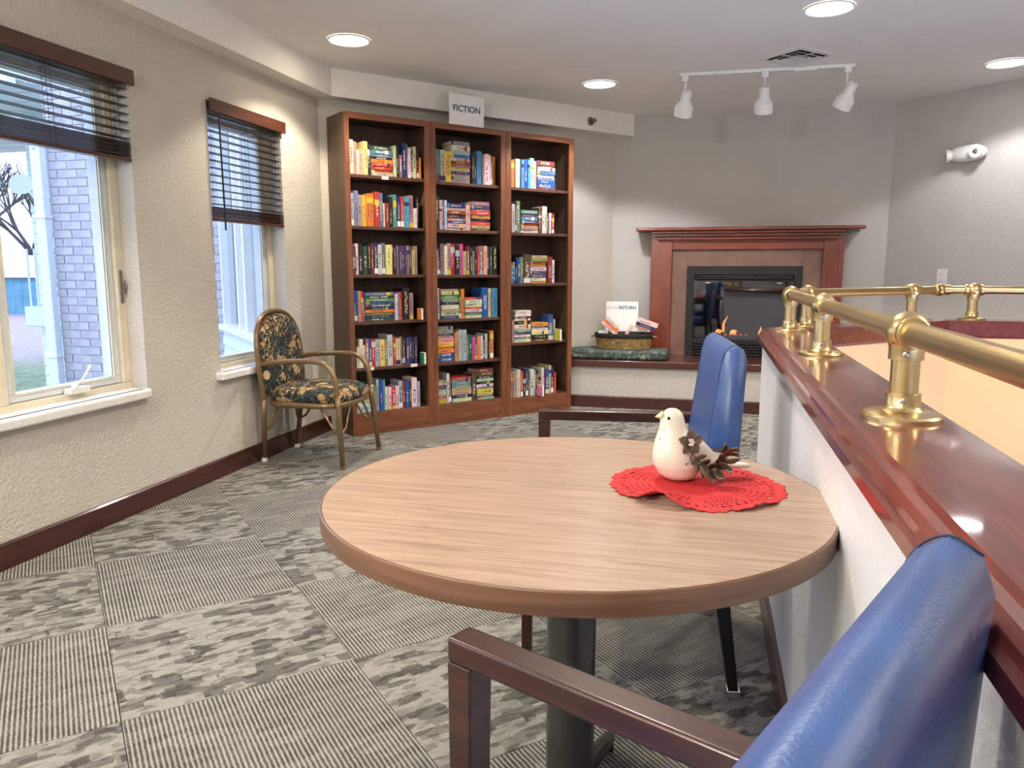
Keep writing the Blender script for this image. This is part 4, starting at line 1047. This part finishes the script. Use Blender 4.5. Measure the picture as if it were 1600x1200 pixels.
SH = ['top','second','third','fourth','fifth','bottom']
ORD = ['first','second','third','fourth','fifth','sixth','seventh','eighth','ninth','tenth','eleventh','twelfth','thirteenth','fourteenth','fifteenth','sixteenth','seventeenth','eighteenth','nineteenth','twentieth','twenty-first']
DATA = [[
 'cr33x228 tn28x218 wh17x165 pk28x165 py34x226 bk22x215 [177|dk28 te26 te18 bk18 or25 rd21 rd24 or20 pg22] cr18x215 bk27x218 mv22x158 nv30x240 sl14x236 wh23x212 bk12x190 cr24x222 bk28x212* or12x150',
 'lb28x222* gy30x240 lv26x215 yl30x212 or28x225 or26x226 rd36x240 sl26x235 iv16x165 mr22x165 bk28x210 te34x228 nv28x215* rd22x218* sb44x215 gy34x230 wh20x140 bk24x225',
 'br26x195 wh24x215 bk30x215 dk32x200 bk24x215 mr16x215 nv30x220* iv30x210 sl30x222* py44x210 rd10x215 bk20x205 gy20x205 pu20x205 pu20x205 pu16x205 tn20x205 pu18x205 tn20x175 tn20x205',
 'bl32x220* tn24x215 rd12x215 sl12x170 [228|sl22 dk20 gr20 sb20 dk20 nv20 or18 gr20 nv20 dk20] wh16x190 gy18x200 rd20x205 bk54x230 gy30x195',
 'mr10x180 iv22x150 iv26x205 iv20x160 mv24x205 bl18x205 rd28x200 lb32x195 py38x195 gr18x195 iv42x225 rd18x210 cr34x195 tn18x205 bk26x200 pu24x195 nv26x200 bk14x195 pu22x200',
 '[135|dk22 lg26 rd34 tn30 wh40 lb50] gr16x190 lb20x230 bl26x220 sb14x225 iv24x165 wh26x165 rd28x160 wh26x170 lb30x205* mr24x195 bl28x195 dk14x195 wh44x220 lb20x190'],
 ['te26x235 te18x230 lg40x228 yl48x220 [170|gy30 iv36 pg26 sb28 cr22 mr26 mv16 py30 nv22 tn18 gy22 tn22] bk30x220 br16x215 sb46x245 tn18x215 wh36x230 iv22x225 bk12x205 or28x218',
 'dk30x240 pk22x215 mv22x215 lb18x215 [165|nv36 tn18 mr26 br30 mv18 pu20 pk30 iv18] pk40x190 [170|mv30 pu24 mv20 rd26 or28 nv24 rd26 tn24 br16]',
 'iv18x185* nv22x200* mv30x232 iv20x218 gy28x236 rd42x232 bk34x225 hp38x232 tn30x180 mr20x218 dk26x205 tn18x180 nv18x180 rd18x178 mv40x220 pk30x222 br22x215 dk22x215 bk44x230',
 'wh32x235* [165|tn16 py24 gr36 gy20 nv22 iv26 tn22 wh32 nv24] br18x225 or30x225 [155|rd18 wh28 iv26 rd16 iv22 te24 iv22] bl60x232 py24x225 sb52x228',
 '[150|gy24 gy30 nv18 tn22 pk28 yl30 or20 or28 bl32 bl38] tn16x220 or18x230 pg32x240 pg34x240 te10x200 dk32x200 hp34x180 bl12x185 or28x180 wh18x185 bk24x180 lg22x200 bk14x215 or34x220*',
 '[75|gr22 iv20 nv30 pg20 wh26 mv28 yl36] wh20x230 bk20x220* [178|rd14 gy22 te20 te26 tn26 tn26 nv28 iv26] br34x215 [162|mr28 br28 bk20 pg24 bk22 wh20 gy22 yl36 iv16 bk10 pg14]'],
 ['pk16x215 or32x210 lg32x220 wh26x220 sb22x218 bl32x218 sb20x218 lb38x235 pk28x215 [185|mr36 br14 lg26 sb28 wh22 lv22 bl30 bl34 rd10]',
 'wh18x240 lg30x220 bk16x235 gr36x245 [172|te28 pu24 te26 pu26 or22 tn22 iv28] br30x200 wh28x215 iv22x215 br18x165 wh22x165 rd24x160*',
 '[55|bk20 iv26 sb26 te30 lb24 sb22 te22] nv16x205 bl24x205 gr30x210 br62x232 [172|tn24 gr22 or22 or22 iv34 pu26 pu26 iv28 or18] mr46x215 wh24x190',
 'pu22x190 tn20x185 [165|iv36 wh12 bk16 iv18 bk30 iv34 iv14 sl14 pu22 wh16 sl18 iv24] [175|or28 pu16 iv22 py30 bk38 br16] bl46x215 gy20x175',
 'gy32x215 tn36x215 lg34x230 rd24x215* bk22x180 nv30x230* br12x200 iv38x220 gr20x205 bk24x205 or28x170 lg26x225 mr14x205 bl32x215 tn26x240 nv26x225* rd16x180']]
random.seed(21)
for ci, (nm, s0, s1, o0, o1, shelves, base) in enumerate(CASES):
    zz = shelves+[base]
    for si, spec in enumerate(DATA[ci]):
        # tokens
        toks = []; buf = ''; depth = 0
        for ch in spec+' ':
            if ch == '[': depth += 1
            if ch == ']': depth -= 1
            if ch == ' ' and depth == 0:
                if buf: toks.append(buf)
                buf = ''
            else: buf += ch
        tot = 0
        for t_ in toks:
            tot += (float(t_[1:t_.index('|')])+8 if t_[0] == '[' else float(t_[2:].split('x')[0])+2.2)
        avail = (o1-o0)*1000-24
        k_ = min(1.0, avail/tot)
        cur = o0+.010; z = zz[si]+.0004; up = 0; nst_ = sum(1 for t_ in toks if t_[0] == '['); ist = 0
        shn = SH[si] if si < len(zz)-1 else 'bottom'; where = '%s shelf of %s bookcase' % (shn, nm); grp = 'books on the '+where
        for t_ in toks:
            if t_[0] == '[':
                L = float(t_[1:t_.index('|')])*k_/1000; items = t_[t_.index('|')+1:-1].split(); cur += .003; zc = z
                for n_, it in reversed(list(enumerate(items))):
                    th = float(it[2:])/1000; lw = L*random.uniform(.93,1.0); dx = random.uniform(0, L-lw); yy = .040+random.uniform(-.006,.010)
                    stn = 'stack' if nst_ == 1 else ('left-hand stack' if ist == 0 else 'right-hand stack' if ist == nst_-1 and nst_ == 2 else ('middle stack' if ist == 1 else 'right-hand stack'))
                    lab = '%s book lying %s from top of %s on %s' % (PAL[it[:2]][0], ORD[n_], stn, where)
                    P = B0+BU*(cur+dx)-BN*yy
                    make_book(it[:2], True, (P.x,P.y,zc), (0,0,RZ_BC+random.uniform(-.015,.015)), (lw,random.uniform(.13,.155),th), lab, grp); zc += th+.0003
                cur += L+.005; ist += 1
            else:
                st = t_.endswith('*'); q = t_.rstrip('*'); w_, h_ = [float(x) for x in q[2:].split('x')]
                w_ = w_*k_/1000; h_ /= 1000; yy = .036+random.uniform(-.006,.014)
                lab = '%s upright book, %s upright from left on %s' % (PAL[q[:2]][0], ORD[up], where); up += 1
                P = B0+BU*cur-BN*yy
                make_book(q[:2], False, (P.x,P.y,z), (0,0,RZ_BC), (w_,min(.24,h_*.68),h_), lab, grp, st)
                cur += w_+.0022*k_
def flag(code, col, s, z, label, h=.082, L=.062):
    P = B0+BU*s-BN*.030
    r = empty('shelf_marker', (P.x,P.y,z), RZ_BC, label, 'shelf marker', 'coloured shelf markers')
    MB().box((.002,-L,.0),(.018,.0,h)).build('card_holder', M['paper'], r)
    MB().box((0,-L,.0),(.0025,.0,h)).build('colour_face', plain('marker_'+code, col, .5), r)
flag('orange', (.70,.20,.03), .542, .8154, 'orange shelf marker card on fourth shelf of left bookcase')
flag('green', (.02,.25,.12), .560, .4854, 'green shelf marker card on fifth shelf of left bookcase', .085)
flag('yellow', (.60,.56,.05), 1.835, .5924, 'yellow shelf marker card on fourth shelf of right bookcase', .095, .075)
flag('pink', (.75,.20,.36), 1.655, .1404, 'pink shelf marker card on bottom shelf of right bookcase', .088, .072)

# FICTION sign on top of the bookcases
P = B0+BU*.978-BN*.012
fs_ = empty('fiction_sign', (P.x,P.y,HB), RZ_BC, 'white FICTION sign standing on top of the bookcases', 'sign')
MB().box((-.150,0,0),(.150,.008,.222)).build('sign_board', M['paper'], fs_, bevel=.001)
text_mesh('lettering', 'FICTION', .062, M['ink_blue'], fs_, (0,-.0012,.118), (PI/2,0,0))
MB().box((-.06,.008,0),(.06,.06,.006)).build('stand_foot', M['paper'], fs_)
# ---------------------------------------------------------------- outside the windows
GZ = -.25
g_ = MB().box((-60,-30,GZ-.1),(XL-.25,60,GZ)); tag(g_.build('ground', M['ground']), kind='structure')
YBR = 6.10
BWX0, BWX1 = -5.98, -3.0
bw = tag(MB().box((BWX0,YBR+.006,GZ),(BWX1,YBR+.25,3.2)).build('wall_brick_wing', M['mortar']), kind='structure')
BL, BH, J = .205, .068, .010
bme = MB().box((0,0,0),(BL,.03,BH)); bme = bme.mesh('brick', [M['brick']]); hme = MB().box((0,0,0),(BL/2-J/2,.03,BH)).mesh('brick', [M['brick']])
rest = MB(); nb = 0; rows = int((3.2-GZ)/(BH+J))
for rr in range(rows):
    z = GZ+rr*(BH+J)+.004; x = BWX0+.004; first = rr % 2
    while x < BWX1-.02:
        L = BL/2-J/2 if first else BL
        vis = (x < -5.35 or -4.75 < x < -3.95) and -.22 < z < 2.35
        if x+L <= BWX1:
            if vis and nb < 298:
                inst('brick', hme if first else bme, bw, (x,YBR-.008+random.uniform(-.003,.003),z)); nb += 1
            else: rest.box((x,YBR-.008,z),(x+L,YBR+.02,z+BH))
        x += L+J; first = 0
tag(rest.build('brick_courses', M['brick'], bw), kind='stuff')
# downspout at the wing's corner
ds = empty('downspout', (-6.02,YBR-.06,GZ), 0, 'pale downspout at the corner of the brick wing outside', 'downspout')
MB().box((-.055,-.04,0),(.055,.04,2.55)).build('pipe', M['siding'], ds, bevel=.01)
MB().tube(smooth_path([(0,0,2.52),(-.02,0,2.66),(-.18,0,2.76),(-.45,0,2.80)],5), .05, 10).build('elbow', M['siding'], ds, smooth=True)
for z in (.6,1.9): MB().box((-.065,-.05,z),(.065,.045,z+.03)).build('strap', M['white_trim'], ds)
# sided wall beyond, eave
sw = tag(MB().box((-7.35,7.22,GZ),(-5.7,7.4,3.0)).build('wall_siding', M['siding']), kind='structure')
sb = MB(); sb.hexa([(0,-.022,0),(1.62,-.022,0),(1.62,.0,0),(0,.0,0)], [(0,-.006,.112),(1.62,-.006,.112),(1.62,0,.112),(0,0,.112)]); sbm = sb.mesh('siding_board', [M['siding']])
for k in range(28): inst('siding_board', sbm, sw, (-7.34,7.22,GZ+.004+k*.114))
ev = MB(); ev.box((-12,5.9,2.86),(-6.05,9.5,2.92)); ev.box((-12,5.80,2.80),(-6.05,5.9,2.98))
for k in range(10): ev.box((-12,6.0+k*.35,2.852),(-6.05,6.012+k*.35,2.862))
tag(ev.build('roof_eave', M['siding']), kind='structure')
# satellite dish on the sided wall
sd_ = empty('satellite_dish', (-7.05,7.19,1.95), 0, 'small pale satellite dish on sided wall outside', 'satellite dish')
MB().lathe([(.0005,0),(.07,.012),(.115,.035),(.118,.035),(.07,.005),(.0005,-.006)], 24, Matrix.Translation((0,-.35,.1)) @ Matrix.Rotation(1.1, 4, 'X') @ Matrix.Rotation(.5, 4, 'Y')).build('dish', M['siding'], sd_, smooth=True)
MB().tube([(0,0,-.2),(0,-.2,-.1),(0,-.34,.08)], .02, 8).build('mast', M['metal_grey'], sd_)
# planter box ledge on the sided wall
MB_ = empty('planter_box', (-7.1,7.10,.55), 0, 'pale window planter box on sided wall outside', 'planter'); MB().box((-.24,-.10,0),(.24,.10,.22)).build('box', M['siding'], MB_, bevel=.01)
for k in range(5): MB().tube([(-.2+.1*k,-.04,.2),(-.2+.1*k,-.04,.85)], .012, 6).build('picket', M['siding'], MB_)
# bay beside the narrow window
p0, p1 = Vector((-2.95,4.76,0)), Vector((-4.19,6.06,0)); dv = (p1-p0).normalized(); nv = Vector((-dv.y,dv.x,0)); ln = (p1-p0).length
bay = empty('wall_bay', p0, math.atan2(dv.y,dv.x), kind='structure')
MB().box((0,-.12,GZ),(ln,-.02,.66)).build('bay_core', M['siding'], bay)
sb = MB(); sb.hexa([(0,-.02,0),(ln,-.02,0),(ln,.012,0),(0,.012,0)], [(0,-.02,.126),(ln,-.02,.126),(ln,-.006,.126),(0,-.006,.126)]); sbm = sb.mesh('siding_board', [M['siding']])
for k in range(7): inst('siding_board', sbm, bay, (0,0,GZ+.005+k*.128))
MB().box((0,-.13,.655),(ln,.05,.70)).build('bay_sill', M['white_trim'], bay, bevel=.006)
for x in (.05,.72,1.02,1.74): MB().box((x-.035,-.10,.70),(x+.035,0,2.5)).build('bay_post', M['white_trim'], bay)
MB().box((0,-.12,2.5),(ln,.02,2.75)).build('bay_header', M['white_trim'], bay)
for xa, xb in ((.085,.685),(1.055,1.705)): MB().box((xa,-.06,.70),(xb,-.055,2.5)).build('pane', M['glass'], bay)
# shed across the lawn
sh = empty('garden_shed', (-21.5,20.0,GZ), 0, 'teal board shed with white roof edge across the lawn', 'shed')
for k in range(22): MB().box((-4+k*.30,0,0),(-4+k*.30+.29,.08,1.15)).build('wall_board', M['shed'], sh)
MB().box((-4.0,.08,0),(2.6,3,1.15)).build('shed_core', M['shed'], sh)
MB().box((-4.2,-.15,1.15),(2.8,.1,1.42)).build('fascia', M['siding'], sh); MB().hexa([(-4.2,-.1,1.42),(2.8,-.1,1.42),(2.8,3.2,1.42),(-4.2,3.2,1.42)],[(-4.2,.6,1.62),(2.8,.6,1.62),(2.8,3.2,1.9),(-4.2,3.2,1.9)]).build('shed_roof', M['siding'], sh)
# bare trees
def tree(loc, h, seed, label):
    rnd = random.Random(seed); r = empty('bare_tree', loc, 0, label, 'tree', 'bare trees beyond the shed'); tr = MB(); br = MB()
    def grow(p, d, L, rad, lv):
        q = p+d*L; (tr if lv < 1 else br).tube([p, p.lerp(q,.5)+Vector((rnd.uniform(-1,1),rnd.uniform(-1,1),0))*L*.05, q], [rad,rad*.85,rad*.7], 5 if lv else 8)
        if lv >= 5: return
        for k in range(3 if lv < 4 else 2):
            nd = (d+Vector((rnd.uniform(-1,1),rnd.uniform(-1,1),rnd.uniform(-.2,.7)))*.62).normalized(); grow(q, nd, L*rnd.uniform(.62,.82), rad*.62, lv+1)
    grow(Vector((0,0,0)), Vector((0,0,1)), h*.27, h*.022, 0); tr.build('trunk', M['bark'], r, smooth=True); br.build('branches', M['bark'], r)
tree((-26,25.5,GZ), 6.5, 4, 'bare branching tree behind the teal shed'); tree((-30,26,GZ), 7.5, 9, 'taller bare tree farther along behind the shed')
# portals guide the sky's light through the three windows
for (a, b) in (W1, W2, W3):
    ld = bpy.data.lights.new('window_portal', 'AREA'); ld.shape = 'RECTANGLE'; ld.size = b-a; ld.size_y = WZ1-WZ0; ld.cycles.is_portal = True
    lo = bpy.data.objects.new('window_portal', ld); COL.objects.link(lo); lo.location = (-2.90,(a+b)/2,(WZ0+WZ1)/2); lo.rotation_euler = (PI/2,0,-PI/2)
